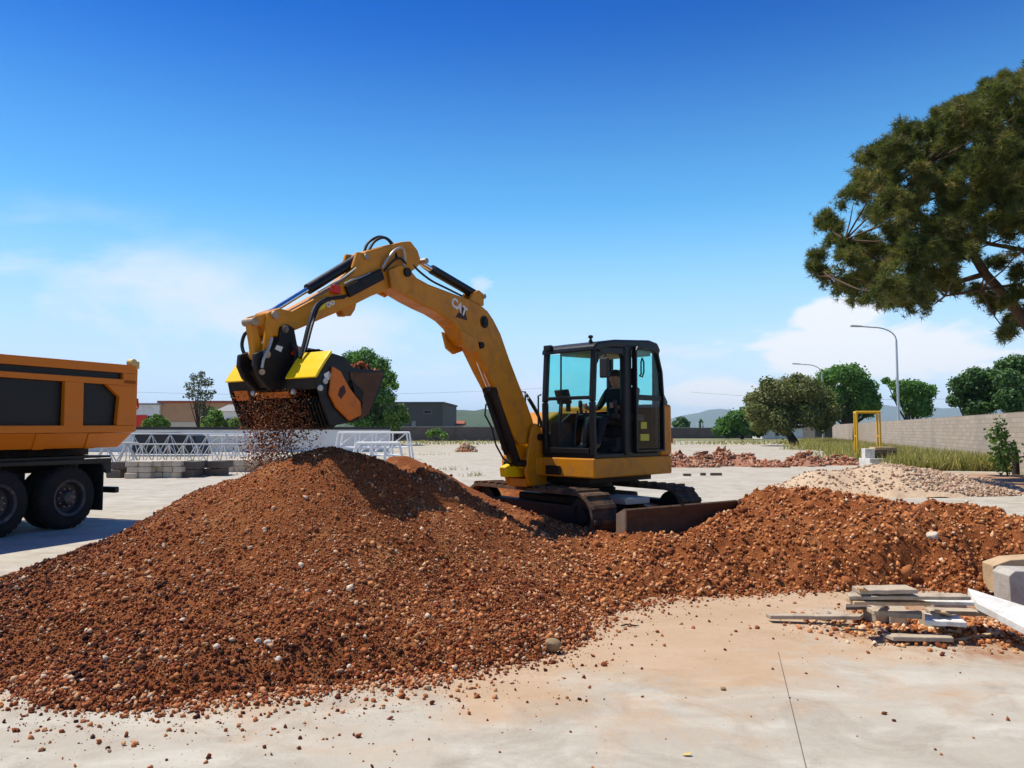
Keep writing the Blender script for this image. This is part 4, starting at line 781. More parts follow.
# ------------------------------------------------------------------ white lattice sections and stacked blocks on the left
def lattice(label, px0, px1, pyb, ht, wid, seg, rz=0.0, mat='white_paint', r_=0.045):
    a = G(px0, pyb); d = a.y; L = (px1 - px0) * d / FPX; r = empty('lattice_section', (a.x, d, 0), rz); tag(r, label, 'lattice section', 'white steel lattice sections lying in the yard')
    cs = [(0, 0.12), (wid, 0.12), (wid / 2, ht)]
    for y, z in cs: bar(r, 'chord', (0, y, z), (L, y, z), r_ * 1.35, mat, 8)
    for i in range(seg):
        x0, x1 = L * i / seg, L * (i + 1) / seg; m = (x0 + x1) / 2
        for y, z in cs[:2]:
            bar(r, 'brace', (x0, y, z), (m, wid / 2, ht), r_, mat); bar(r, 'brace', (m, wid / 2, ht), (x1, y, z), r_, mat)
        bar(r, 'cross_bar', (x0, 0, .12), (x0, wid, .12), r_, mat)
lattice('long white lattice section lying in front on the left', 116, 268, 465, 1.0, 0.9, 11, 0.0, 'lattice_paint', 0.028)
lattice('white lattice section lying behind the longest one', 100, 250, 457, 1.45, 0.9, 8, 0.03, 'galvanised', 0.026)
lattice('short white lattice piece jutting beside the truck tail', 92, 132, 468, 1.1, 0.7, 2, 0.25, 'lattice_paint', 0.034)
def white_rack(label, px0, px1, pyb, pyt, n, rz=0.0, dep=1.2):
    a = G(px0, pyb); d = a.y; L = (px1 - px0) * d / FPX; h = P(px0, pyt, d).z; r = empty('white_rack', (a.x, d, 0), rz); tag(r, label, 'steel rack')
    for y in (0, dep):
        bar(r, 'rail', (0, y, h), (L, y, h), 0.05, 'white_paint', 8); bar(r, 'rail', (0, y, h * 0.45), (L, y, h * 0.45), 0.04, 'white_paint', 8)
        for i in range(n): bar(r, 'post', (L * i / (n - 1) + (0.25 if i == n - 1 else -0.25 if i == 0 else 0), y, 0), (L * i / (n - 1), y, h), 0.05, 'white_paint', 8)
    for i in range(n): bar(r, 'cross_bar', (L * i / (n - 1), 0, h), (L * i / (n - 1), dep, h), 0.04, 'white_paint')
    for i in range(n - 1): bar(r, 'brace', (L * i / (n - 1), 0, h * 0.45), (L * (i + 1) / (n - 1), 0, h), 0.035, 'white_paint')
white_rack('white tubular steel rack standing behind the lattice sections', 160, 252, 452, 435.5, 7)
white_rack('white tubular trestle frame right of the bucket', 338, 406, 460, 432.5, 5)
white_rack('lower white trestle frame behind the dark ridge of soil', 356, 398, 466, 443, 4, 0.12, 0.8)
def block_stack(label, px0, px1, pyb, rows, cols, mat, hpx):
    a = G(px0, pyb); d = a.y; L = (px1 - px0) * d / FPX; h = hpx * d / FPX; r = empty('block_stack', (a.x, d, 0)); tag(r, label, 'block stack', 'stacks of blocks on the left')
    bw, bh = L / cols, h / rows; me = None
    for i in range(rows):
        for j in range(cols):
            if me is None: o = MB().box((0.012, 0, 0.01), (bw - 0.012, 1.1, bh - 0.008)).build('block', mat, r, bevel=0.02); me = o.data
            else: o = link('block', me, r)
            o.location = (j * bw + random.uniform(-.05, .05) + (0.15 * bw if i % 2 else 0), random.uniform(-.12, .12), i * bh); o.rotation_euler.z = random.uniform(-.05, .05)
    for x in (0.1, L / 2, L - 0.1): MB().box((x - 0.05, -0.05, -0.0), (x + 0.05, 1.1, 0.009)).build('bearer', 'weathered_wood', r)
block_stack('stack of pale stone blocks nearest the truck', 124, 150, 478.5, 3, 2, 'pale_block', 17)
block_stack('widest stack of pale blocks left of the dark blocks', 153, 180, 478, 3, 3, 'pale_block', 17)
block_stack('dark brown block stack beside the widest pale stack', 180, 194, 477.5, 2, 1, 'dark_block', 16)
block_stack('dark square block stack nearest the soil heap', 204, 220, 476, 2, 1, 'dark_block', 15)
block_stack('brown block stack half hidden behind the truck tail', 106, 121, 478, 2, 1, 'dark_block', 16)
block_stack('long pale row of low blocks behind the gravel heap', 222, 268, 472, 2, 4, 'pale_block', 12)
block_stack('low pale block row in the background right of the bucket', 330, 392, 470, 1, 5, 'pale_block', 8)
q = G(150, 452); mb = MB(); mb.add([(0, 0, 0), (4.6, 0, 0), (4.2, 0, 1.35), (0.3, 0, 1.5), (0, 2, 0), (4.6, 2, 0), (4.2, 2, 1.35), (0.3, 2, 1.5), (2.2, -.1, 1.55), (2.2, 2.1, 1.55)], [(0, 1, 2, 8, 3), (5, 4, 7, 9, 6), (3, 8, 9, 7), (8, 2, 6, 9), (0, 3, 7, 4), (1, 5, 6, 2)])
tag(mb.build('tarpaulin_heap', 'tarp', None, loc=(P(130, 430, 50).x, 50, 0), bevel=0.1), 'black tarpaulin covered heap behind the truck tail', 'tarpaulin')

# ================================================================== EXCAVATOR
EO = Vector((1.03, 12.0, 0.20))
def Rz(d): return Matrix.Rotation(rad(d), 4, 'Z')
def text_mesh(body, size, depth, mat, bold=0.0):
    cu = bpy.data.curves.new('lettering', 'FONT'); cu.body = body; cu.size = size; cu.extrude = depth; cu.align_x = 'CENTER'; cu.align_y = 'CENTER'; cu.offset = bold; cu.resolution_u = 3
    o = bpy.data.objects.new('lettering', cu); COL.objects.link(o); dg = bpy.context.evaluated_depsgraph_get(); me = bpy.data.meshes.new_from_object(o.evaluated_get(dg))
    bpy.data.objects.remove(o); me.materials.clear(); me.materials.append(MATS[mat]); return me
def excavator():
    R = empty('excavator', EO); tag(R, 'yellow tracked excavator with black cab and raised boom on the soil', 'excavator')
    XU, XT = Rz(-135), Rz(-54)
    # ---------- undercarriage (local x towards the blade)
    def track(y0):
        n = 22; Lh, r = 1.20, 0.33; w = 0.44; path = []
        def at(t):                          # around the loop, outward normal
            per = 4 * Lh + 2 * math.pi * r; s = (t % 1.0) * per
            if s < 2 * Lh: return (-Lh + s, 2 * r), (0, 1)
            s -= 2 * Lh
            if s < math.pi * r: a = math.pi / 2 - s / r; return (Lh + r * math.cos(a), r + r * math.sin(a)), (math.cos(a), math.sin(a))
            s -= math.pi * r
            if s < 2 * Lh: return (Lh - s, 0), (0, -1)
            s -= 2 * Lh; a = -math.pi / 2 - s / r; return (-Lh + r * math.cos(a), r + r * math.sin(a)), (math.cos(a), math.sin(a))
        N = 72; belt = MB(XT); vs_ = []
        for i in range(N):
            (x, z), (nx, nz) = at(i / N)
            vs_ += [(x, y0 - w / 2, z), (x, y0 + w / 2, z), (x - nx * 0.045, y0 + w / 2, z - nz * 0.045), (x - nx * 0.045, y0 - w / 2, z - nz * 0.045)]
        fs = [tuple((i * 4 + a, i * 4 + b, ((i + 1) % N) * 4 + b, ((i + 1) % N) * 4 + a)) for i in range(N) for a, b in ((0, 1), (1, 2), (2, 3), (3, 0))]
        belt.add(vs_, fs); t_ = belt.build('track', 'track_rubber', R, smooth=True)
        for i in range(36):
            (x, z), (nx, nz) = at((i + 0.5) / 36); tx, tz = nz, -nx
            mb = MB(XT); c = Vector((x + nx * 0.012, y0, z + nz * 0.012)); T = Vector((tx, 0, tz)) * 0.032; Nn = Vector((nx, 0, nz)) * 0.022; Wd = Vector((0, w / 2 - 0.01, 0))
            mb.add([c + s1 * T + s2 * Wd + s3 * Nn for s3 in (-1, 1) for s1, s2 in ((-1, -1), (1, -1), (1, 1), (-1, 1))], [(0, 3, 2, 1), (4, 5, 6, 7), (0, 1, 5, 4), (1, 2, 6, 5), (2, 3, 7, 6), (3, 0, 4, 7)])
            mb.build('track_lug', 'track_rubber', t_, bevel=0.006, seg=1)
        for x, rr, nm in ((Lh, 0.27, 'idler'), (-Lh, 0.27, 'sprocket')):
            MB(XT).lathe((x, y0 - 0.13, r), (0, 1, 0), [(0, .05), (0, .10), (.04, .12), (.05, rr), (.21, rr), (.22, .12), (.26, .10), (.26, .05)], 24).build(nm, 'black_steel', R, smooth=True)
        for i in range(4): MB(XT).lathe((-0.72 + i * 0.48, y0 - 0.12, 0.135), (0, 1, 0), [(0, .03), (.02, .085), (.22, .085), (.24, .03)], 16).build('roller', 'black_steel', R, smooth=True)
        MB(XT).box((-Lh + .1, y0 - .11, .20), (Lh - .15, y0 + .11, .46)).build('track_frame', 'black_steel', R, bevel=0.02)
    track(-0.86); track(0.86)
    MB(XT).prismz([(-.55, -.75), (.55, -.75), (.75, -.3), (.75, .3), (.55, .75), (-.55, .75), (-.7, .3), (-.7, -.3)], .30, .55).build('centre_frame', 'black_steel', R, bevel=0.03)
    MB(XT).lathe((0, 0, .55), (0, 0, 1), [(0, .56), (.06, .58), (.10, .52), (.28, .50)], 36).build('slew_ring', 'black_steel', R, smooth=True)
    bl = MB(XT); prof = [(2.080, .02), (2.150, .05), (2.105, .14), (2.090, .26), (2.105, .38), (2.155, .50), (2.125, .52), (2.060, .40), (2.040, .26), (2.050, .12)]
    b_ = bl.prism(prof, -1.10, 1.10).build('blade', 'rusty_steel', R, bevel=0.008)
    MB(XT).prism([(2.020, .02), (2.175, .02), (2.175, .53), (2.020, .45)], -1.13, -1.101).build('blade_end', 'worn_steel', b_); MB(XT).prism([(2.020, .02), (2.175, .02), (2.175, .53), (2.020, .45)], 1.101, 1.13).build('blade_end', 'worn_steel', b_)
    MB(XT).box((2.120, -1.09, 0.0), (2.165, 1.09, .05)).build('cutting_edge', 'worn_steel', b_)
    for y in (-.42, .42): MB(XT).beam((.6, y, .38), (2.060, y, .24), .12, .18).build('blade_arm', 'black_steel', R, bevel=0.015)
    MB(XT).cyl((.62, 0, .50), (1.35, 0, .44), .055, 14).build('blade_cylinder', 'black_steel', R, smooth=True); MB(XT).cyl((1.35, 0, .44), (2.050, 0, .40), .03, 12).build('blade_rod', 'chrome_rod', R, smooth=True)
    MB(XT).box((.78, -.36, .47), (1.42, .1, .56)).build('blade_hose_guard', 'grey_pipe', R, bevel=0.01)

    # ---------- upper body (local x forward, y to the cab side)
    deck = [(.90, .05), (.90, 1.05), (-.55, 1.05), (-1.0, 1.045), (-1.12, .95), (-1.23, .5), (-1.27, 0), (-1.23, -.5), (-1.12, -.95), (-1.0, -1.045), (-.5, -1.05), (.62, -1.05), (.78, -.9), (.82, -.52), (.98, -.45), (1.0, .05)]
    MB(XU).prismz(deck, .83, 1.105).build('deck_skirt', 'excavator_paint', R, bevel=0.02)
    MB(XU).prismz([(.72, -.4), (.72, .8), (-.8, .8), (-.9, 0), (-.8, -.8), (.5, -.8)], .74, .829).build('underframe', 'black_steel', R)
    cwp = [(-.72, 1.048), (-1.01, 1.043), (-1.13, .945), (-1.24, .5), (-1.28, 0), (-1.24, -.5), (-1.13, -.945), (-1.01, -1.043), (-.72, -1.048), (-.72, -.8), (-.72, .8)]
    MB(XU).prismz(cwp, 1.108, 1.90).build('counterweight', 'excavator_paint', R, bevel=0.05, seg=3)
    for y in (.93, -.93): MB(XU).box((-1.16, y - .04, 1.3), (-1.10, y + .04, 1.38)).build('reflector', 'lens_red', R)
    MB(XU).prism([(-.72, 1.108), (.60, 1.108), (.72, 1.2), (.66, 1.62), (.30, 1.78), (-.72, 1.80)], -1.03, -.13).build('engine_hood', 'excavator_paint', R, bevel=0.05, seg=3)
    MB(XU).prism([(-.1, 1.30), (.5, 1.30), (.48, 1.55), (-.1, 1.62)], -1.045, -1.031).build('hood_vent', 'black_paint', R)
    MB(XU).cyl((-.35, -.5, 1.80), (-.35, -.5, 2.05), .04, 12).build('exhaust', 'black_steel', R, smooth=True)
    MB(XU).tube([(.55, -.95, 1.6), (.55, -.95, 2.12), (.2, -.95, 2.12), (.2, -.95, 1.7)], .016, 8).build('handrail', 'black_paint', R)
    MB(XU).box((.905, .16, .86), (.935, .44, .99)).build('front_step', 'black_paint', R, bevel=0.01)

    # ---------- cab
    zf = 1.105; bk = 'black_paint'
    def front(z): return .86 - max(0, z - 2.0) * 0.05
    cab = MB(XU).box((-.70, .07, zf), (.88, 1.03, zf + .06)).build('cab_floor', bk, R, bevel=0.01)
    MB(XU).prism([(.90, 2.60), (.885, 2.68), (.80, 2.735), (.40, 2.80), (-.45, 2.86), (-.66, 2.83), (-.73, 2.74), (-.73, 2.68), (-.4, 2.72), (.5, 2.68)], .05, 1.05).build('cab_roof', bk, R, bevel=0.03, seg=3)
    MB(XU).prism([(.6, 2.60), (.58, 2.672), (-.4, 2.712), (-.6, 2.68), (-.6, 2.63)], .14, .96).build('roof_liner', 'liner', R, bevel=0.02)
    for y in (.105, .995): MB(XU).beam((.855, y, zf + .03), (.87, y, 1.9), .085, .075, (1, 0, 0)).beam((.87, y, 1.9), (.825, y, 2.64), .085, .075, (1, 0, 0)).build('front_pillar', bk, R, bevel=0.02)
    MB(XU).box((.02, .95, zf + .03), (.19, 1.055, 2.74)).build('door_pillar', bk, R, bevel=0.02)
    for y in (.11, .99): MB(XU).beam((-.66, y, zf + .03), (-.68, y, 2.72), .09, .09, (1, 0, 0)).build('rear_pillar', bk, R, bevel=0.02)
    MB(XU).prism([(.80, 2.42), (.79, 2.66), (.16, 2.70), (.16, 2.52), (.24, 2.60), (.62, 2.585), (.74, 2.53)], .965, 1.035).build('door_header', bk, R, bevel=0.01)
    MB(XU).box((-.69, .12, zf + .06), (-.64, .97, 1.85)).build('rear_panel', bk, R, bevel=0.01)
    MB(XU).box((-.685, .15, 1.86), (-.668, .95, 2.66)).build('rear_window', 'teal_glass', R)
    MB(XU).prism([(-.64, zf + .06), (.80, zf + .06), (.80, 1.45), (.3, 1.75), (-.64, 1.80)], .085, .12).build('right_panel', bk, R, bevel=0.01)
    MB(XU).prism([(-.62, 1.81), (.3, 1.76), (.80, 1.46), (.81, 2.62), (-.62, 2.68)], .095, .108).build('right_window', 'teal_glass', R)
    ws = MB(XU).prism([(.862, 1.98), (.878, 1.98), (.842, 2.60), (.826, 2.60)], .15, .95).build('windscreen', 'teal_glass', R)
    MB(XU).prism([(.862, 1.22), (.878, 1.22), (.878, 1.93), (.862, 1.93)], .15, .95).build('lower_windscreen', 'clear_glass', R)
    MB(XU).beam((.87, .15, 1.955), (.87, .95, 1.955), .05, .05).build('windscreen_bar', bk, R, bevel=0.008)
    MB(XU).beam((.895, .44, 2.56), (.90, .44, 2.0), .018, .018).build('wiper', bk, ws)
    MB(XU).tube([(.93, .08, 1.55), (.97, .06, 1.56), (.97, .06, 2.0), (.93, .08, 2.02)], .014, 8).build('grab_handle', bk, R)
    MB(XU).beam((.87, .15, zf + .10), (.87, .95, zf + .10), .06, .08).build('sill_bar', bk, R, bevel=0.008)
    # side door, swung back and latched over the rear quarter
    d_ = MB(XU); y0, y1 = 1.065, 1.095
    fr_ = [(-.01, zf + .09), (-.01, 2.66), (-.06, 2.72), (-.40, 2.725), (-.56, 2.66), (-.665, 2.38), (-.705, 1.95), (-.705, zf + .09), (-.01, zf + .09)]
    for (xa, za), (xb, zb_) in zip(fr_[:-1], fr_[1:]): d_.beam((xa, 1.08, za), (xb, 1.08, zb_), .03, .075, (0, 1, 0))
    dr = d_.build('door', bk, R)
    MB(XU).box((-.67, y0, 1.94), (-.05, y1, 2.02)).build('door_rail', bk, dr, bevel=0.006)
    MB(XU).prism([(-.05, 2.02), (-.05, 2.66), (-.10, 2.69), (-.38, 2.69), (-.53, 2.64), (-.63, 2.38), (-.67, 2.02)], 1.075, 1.083).build('door_glass', 'teal_glass', dr)
    MB(XU).box((-.67, 1.075, zf + .12), (-.05, 1.083, 1.94)).build('door_glass', 'clear_glass', dr)
    MB(XU).tube([(-.1, 1.10, 2.30), (-.1, 1.13, 2.32), (-.1, 1.13, 2.50), (-.13, 1.13, 2.56), (-.17, 1.13, 2.50), (-.17, 1.13, 2.36), (-.13, 1.13, 2.28), (-.1, 1.10, 2.30)], .012, 6).build('door_handle', bk, dr)
    MB(XU).box((-.46, 1.0, 1.34), (-.24, 1.012, 1.44)).build('warning_decal', 'decal_yellow', R); MB(XU).box((-.40, 1.0, 1.52), (-.26, 1.012, 1.62)).build('warning_decal', 'decal_yellow', R)
    MB(XU).beam((-.66, 1.06, 2.1), (-1.0, .95, 1.9), .05, .09).build('rear_stay', bk, R)
    # mirror, camera, lamp
    m_ = MB(XU).beam((.80, 1.04, 2.62), (.80, 1.18, 2.55), .02, .02).beam((.80, 1.18, 2.55), (.84, 1.16, 2.35), .02, .02).build('mirror_arm', bk, R)
    MB(XU).box((.80, 1.10, 2.22), (.85, 1.25, 2.50)).build('mirror', 'cab_plastic', m_, bevel=0.02)
    MB(XU).lathe((.82, .93, 2.735), (0, 0, 1), [(0, .03), (.02, .03), (.03, .018), (.055, .018), (.06, .035), (.09, .035), (.10, .012)], 14).build('roof_beacon', bk, R, smooth=True)
    MB(XU).box((.86, .12, 2.66), (.93, .26, 2.74)).build('work_light', bk, R, bevel=0.015)
    # interior
    st = MB(XU).box((-.42, .32, 1.40), (.10, .82, 1.54)).build('seat', 'seat_fabric', R, bevel=0.05, seg=3)
    MB(XU).prism([(-.36, 1.52), (-.46, 1.54), (-.56, 2.15), (-.46, 2.17), (-.38, 1.9)], .34, .80).build('seat_back', 'seat_fabric', st, bevel=0.04, seg=3)
    MB(XU).prism([(-.47, 2.19), (-.56, 2.19), (-.58, 2.45), (-.48, 2.46)], .42, .72).build('head_rest', 'seat_fabric', st, bevel=0.035, seg=3)
    MB(XU).box((-.35, .36, zf + .06), (.05, .78, 1.40)).build('seat_base', 'cab_plastic', st, bevel=0.02)
    for y in (.24, .90): MB(XU).prism([(-.40, 1.62), (.24, 1.66), (.26, 1.74), (-.40, 1.74)], y - .07, y + .07).build('armrest', 'cab_plastic', st, bevel=0.02)
    for y in (.24, .90):
        j = MB(XU).tube([(.20, y, 1.72), (.22, y, 1.84)], [.03, .022], 10).build('joystick', 'cab_plastic', R, smooth=True); MB(XU).lathe((.22, y, 1.83), (0.1, 0, 1), [(0, .02), (.02, .035), (.10, .032), (.12, .015)], 12).build('grip', 'cab_plastic', j, smooth=True)
    mo = MB(XU).beam((.70, .22, 1.5), (.66, .24, 1.95), .04, .04).build('monitor_post', 'cab_plastic', R); MB(XU).prism([(.60, 1.90), (.64, 1.88), (.72, 2.08), (.68, 2.10)], .14, .40).build('monitor', 'cab_plastic', mo, bevel=0.01)
    for y in (.46, .62):
        MB(XU).tube([(.62, y, zf + .06), (.60, y, 1.55), (.55, y, 1.78)], .014, 8).build('travel_lever', 'cab_plastic', R); MB(XU).prism([(.50, zf + .07), (.72, zf + .12), (.72, zf + .15), (.50, zf + .10)], y - .06, y + .06).build('pedal', 'rusty_steel', R)
    MB(XU).prism([(.30, zf + .061), (.80, zf + .061), (.80, 1.62), (.55, 1.60), (.40, 1.30)], .13, .32).build('side_console', 'cab_plastic', R, bevel=0.02)

    # ---------- swing bracket, boom, stick (own frame, swung a little further round than the body)
    BO = Vector((0.146, 11.328, 0.0)); BA = 235.0; XB = Matrix.Translation(BO - EO) @ Rz(BA); XB = XB
    tr = lambda pts, y: [trace(a, b, BO, BA, y) for a, b in pts]
    tp = lambda px, py, y=0.0: (lambda q: Vector((q[0], y, q[1])))(trace(px, py, BO, BA, y))
    fx, fz = trace(527, 437, BO, BA, 0)
    sb = MB(XB).prism([(-.42, .98), (-.30, .86), (.10, .90), (.20, 1.10), (.16, 1.28), (.04, 1.72), (-.06, 1.80), (-.18, 1.76), (-.26, 1.5), (-.40, 1.30)], .16, .21)
    sb.prism([(-.42, .98), (-.30, .86), (.10, .90), (.20, 1.10), (.16, 1.28), (.04, 1.72), (-.06, 1.80), (-.18, 1.76), (-.26, 1.5), (-.40, 1.30)], -.21, -.16).box((-.40, -.159, .92), (-.22, .159, 1.35)).box((-.2, -.159, .88), (.12, .159, 1.0)); sb.build('swing_bracket', 'excavator_paint', R, bevel=0.015)
    MB(XB).cyl((-.32, 0, .82), (-.32, 0, 1.45), .13, 20).build('swing_pivot', 'yellow_paint', R, smooth=True)
    MB(XB).prism(tr([(503, 467), (509, 464), (522, 468), (526, 477), (504, 477)], 0), -.07, .05).build('bracket_nose', 'yellow_paint', R, bevel=0.015); MB(XB).prism(tr([(514, 444), (527, 444), (527, 458), (519, 461), (514, 455)], -.1), -.12, -.08).build('bracket_plate', 'yellow_paint', R, bevel=0.01)
    MB(XB).cyl((fx, -.25, fz), (fx, .25, fz), .05, 16).build('boom_foot_pin', 'black_steel', R, smooth=True)
    up = [(398, 276), (407, 272), (429, 284), (450, 292), (471, 300), (481, 305), (488, 311), (494, 320), (501, 334), (510, 360), (520, 386), (527, 403), (533, 420), (536, 434), (531, 444)]
    lo = [(393, 287), (403, 294), (413, 300), (426, 307), (439, 313), (450, 320), (458, 328), (463, 338), (468, 345), (475, 347), (478, 352), (487, 371), (499, 394), (508, 420), (515, 438), (520, 444)]
    poly = tr(lo, .13) + tr(up[::-1], .13)
    bm_ = MB(XB).prism(poly, -.13, .13).build('boom', 'excavator_paint', R, bevel=0.018)
    # inspection pin on the knee, weld plate
    k = tp(484, 322, .13); MB(XB).lathe(k, (0, 1, 0), [(-.002, .085), (.012, .085), (.016, .05), (.03, .048), (.035, .02)], 18).build('knee_pin', 'black_steel', bm_, smooth=True)
    k2 = tp(472, 346, .0); MB(XB).cyl(k2 + Vector((0, -.18, 0)), k2 + Vector((0, .18, 0)), .045, 14).build('cylinder_pin', 'black_steel', bm_, smooth=True)
    lug = tr([(461, 330), (478, 340), (480, 350), (472, 353), (465, 347)], .17)
    MB(XB).prism(lug, .131, .17).prism(lug, -.17, -.131).build('cylinder_lug', 'excavator_paint', bm_, bevel=0.008)
    # boom cylinder with its hose guard
    c0, c1, cm = tp(515, 463, .03), tp(472, 346, .03), tp(490, 390, .03)
    cy = MB(XB).cyl(c0, cm, .090, 20).build('boom_cylinder', 'black_paint', R, smooth=True)
    MB(XB).cyl(cm, c1, .036, 14).build('boom_rod', 'chrome_rod', R, smooth=True); MB(XB).cyl(cm - (cm - c0).normalized() * .07, cm + (cm - c0).normalized() * .03, .105, 20).build('cylinder_gland', 'black_steel', cy, smooth=True)
    MB(XB).cyl(c0 + Vector((0, -.17, 0)), c0 + Vector((0, .17, 0)), .05, 14).build('cylinder_foot_pin', 'black_steel', cy, smooth=True)
    g0, g1 = c0.lerp(cm, .12), c0.lerp(cm, .93); MB(XB).beam(g0 + Vector((.11, 0, .03)), g1 + Vector((.11, 0, .03)), .15, .035, (0, 1, 0)).build('cylinder_guard', 'black_paint', cy, bevel=0.01)
    for dy in (.05, .09): MB(XB).tube([tp(486, 404, dy), tp(485, 415, dy), tp(492, 428, dy), tp(496, 445, dy), tp(503, 458, dy), tp(512, 466, dy)], .013, 6).build('hose', 'hose_rubber', cy)
    # stick
    sp_ = [(268, 312), (280, 308), (292, 311), (316, 298), (340, 284), (354, 272), (357, 262), (362, 254), (367, 251), (385, 246), (403, 241.5), (411, 241), (418, 250), (421, 259), (419, 266), (412, 272), (407, 281), (400, 286), (392, 288), (372, 296), (355, 304.5), (343, 310), (306, 326), (289, 333), (279, 337), (271, 335), (266, 326)]
    sk = MB(XB).prism(tr(sp_, .11), -.11, .11).build('stick', 'excavator_paint', R, bevel=0.018)
    pv = tp(396, 274, 0); MB(XB).cyl(pv + Vector((0, -.20, 0)), pv + Vector((0, .20, 0)), .055, 16).build('stick_pin', 'black_steel', sk, smooth=True)
    ck = tr([(389, 270), (400, 265), (410, 270), (418, 280), (404, 295), (392, 289)], .16)
    MB(XB).prism(ck, .131, .17).prism(ck, -.17, -.131).build('boom_fork', 'excavator_paint', bm_, bevel=0.01)
    lg = tr([(341, 308), (357, 302), (355, 310), (351, 316), (345, 316)], .06); lo_ = MB(XB).prism(lg, .03, .06).prism(lg, -.06, -.03).build('thumb_lug', 'excavator_paint', sk, bevel=0.006)
    # stick cylinder on top of the boom
    s0, s1 = tp(479, 297, 0), tp(419, 262, 0); sm = s0.lerp(s1, .80)
    sc = MB(XB).cyl(s0, sm, .062, 18).build('stick_cylinder', 'black_paint', R, smooth=True); MB(XB).cyl(sm, s1, .032, 12).build('stick_rod', 'chrome_rod', R, smooth=True)
    sl_ = tr([(470, 300), (484, 306), (484, 294), (479, 290), (473, 293)], .09); MB(XB).prism(sl_, .05, .09).prism(sl_, -.09, -.05).build('cylinder_lug', 'excavator_paint', bm_, bevel=0.008)
    MB(XB).cyl(s0 + Vector((0, -.10, 0)), s0 + Vector((0, .10, 0)), .035, 12).build('cylinder_pin', 'worn_steel', sc, smooth=True); MB(XB).cyl(s1 + Vector((0, -.13, 0)), s1 + Vector((0, .13, 0)), .035, 12).build('rod_pin', 'worn_steel', sk, smooth=True)
    # bucket cylinder along the stick
    b0, b1 = tp(359, 258, 0), tp(266, 315, 0); bmid = b0.lerp(b1, .58)
    bc = MB(XB).cyl(b0, bmid, .058, 18).build('bucket_cylinder', 'black_paint', R, smooth=True); MB(XB).cyl(bmid, b1, .03, 12).build('bucket_rod', 'chrome_rod', R, smooth=True)
    MB(XB).cyl(b0 + Vector((0, -.13, 0)), b0 + Vector((0, .13, 0)), .035, 12).build('cylinder_pin', 'worn_steel', bc, smooth=True)
    lg = tr([(352, 268), (357, 252), (364, 253), (366, 262)], .1); MB(XB).prism(lg, .07, .105).prism(lg, -.105, -.07).build('cylinder_lug', 'excavator_paint', sk, bevel=0.006)
    # valve block, pipes and hoses
    MB(XB).box((0, 0, 0), (0, 0, 0)); v0, v1 = tp(347, 292, .14), tp(382, 274, .14); MB(XB).beam(v0, v1, .05, .13, (0, 0, 1)).build('valve_block', 'black_steel', sk, bevel=0.015)
    r0 = tp(335, 290, .13); MB(XB).box(r0 - Vector((.05, .02, .04)), r0 + Vector((.05, .04, .05))).build('valve_cap', 'red_paint', sk, bevel=0.01)
    def hose(pts, r, m='hose_rubber', par=sk): return MB(XB).tube(smooth_path([tp(*q) for q in pts]), r, 8).build('hose' if m == 'hose_rubber' else 'pipe', m, par, smooth=True)
    hose([(364, 253, -.04), (368, 243, -.04), (378, 237, -.02), (387, 239, .0), (393, 247, .06), (397, 258, .13)], .017); hose([(368, 252, .03), (374, 242, .03), (383, 237.5, .04), (390, 241, .05), (396, 250, .08)], .017)
    hose([(382, 268, .14), (388, 258, .15), (395, 250, .15), (402, 248, .15), (405, 256, .15), (404, 266, .15)], .014, 'grey_pipe'); hose([(384, 271, .15), (392, 262, .16), (400, 258, .16), (406, 264, .16)], .014, 'hose_rubber')
    hose([(344, 284, .13), (352, 280, .13), (362, 277, .13), (370, 273, .13)], .011, 'grey_pipe'); hose([(356, 268, .13), (343, 278, .13), (330, 285, .13), (318, 292, .13)], .010, 'grey_pipe')
    hose([(344, 297, .14), (334, 298, .15), (324, 300, .18), (315, 307, .24), (309, 324, .30), (304, 344, .34), (300, 358, .36)], .020); hose([(346, 296, .12), (336, 298, .11), (326, 301, .10), (318, 308, .12), (312, 325, .2), (307, 344, .28), (303, 357, .32)], .016)
    hose([(252, 330, -.15), (245, 334, -.18), (242, 344, -.2), (244, 353, -.16), (249, 358, -.12)], .018)
    hose([(410, 262, .09), (420, 272, .12), (432, 281, .13), (446, 288, .13), (462, 296, .12)], .014, par=bm_); hose([(414, 258, -.05), (424, 268, -.07), (440, 278, -.09), (460, 290, -.1), (474, 299, -.1)], .014, 'grey_pipe', bm_)
    hose([(528, 398, .05), (534, 408, .06), (540, 420, .06), (543, 436, .05), (541, 452, .0)], .024, par=bm_); hose([(526, 394, -.02), (536, 410, 0), (542, 426, 0), (546, 442, 0)], .022, par=bm_)
    # markings
    cc = tp(459, 309.5, .1335); d1 = (tp(470, 318, .1335) - tp(446, 303.5, .1335)).normalized(); rx = -d1 if d1.x > 0 else d1
    def decal(body, c, xdir, size, mat, par, bold=0.0, tilt=0.0):
        me = text_mesh(body, size, 0.002, mat, bold); xd = Vector(xdir).normalized(); yd = Vector((0, 1, 0)); zd = xd.cross(yd).normalized()
        if zd.z < 0: zd = -zd
        n = xd.cross(zd); M = Matrix((xd, zd, n)).transposed().to_4x4(); M.translation = c
        if n.y < 0: pass
        o = link('lettering', me, par); o.matrix_local = XB @ M; return o
    tri = tr([(455.5, 317), (467.5, 320.5), (463.5, 305.5)], .1325); MB(XB).prism(tri, .1305, .1335).build('emblem', 'decal_dark', bm_)
    decal('CAT', cc + Vector((0, .0025, .03)), -Vector((1, 0, 0)) * 1 + Vector((0, 0, -.42)), .165, 'decal_pale', bm_, 0.006)
    dd = tr([(316, 307), (322, 301), (326, 302), (325, 308), (319, 311)], .1125); MB(XB).prism(dd, .1105, .1130).build('sticker', 'decal_yellow', sk)
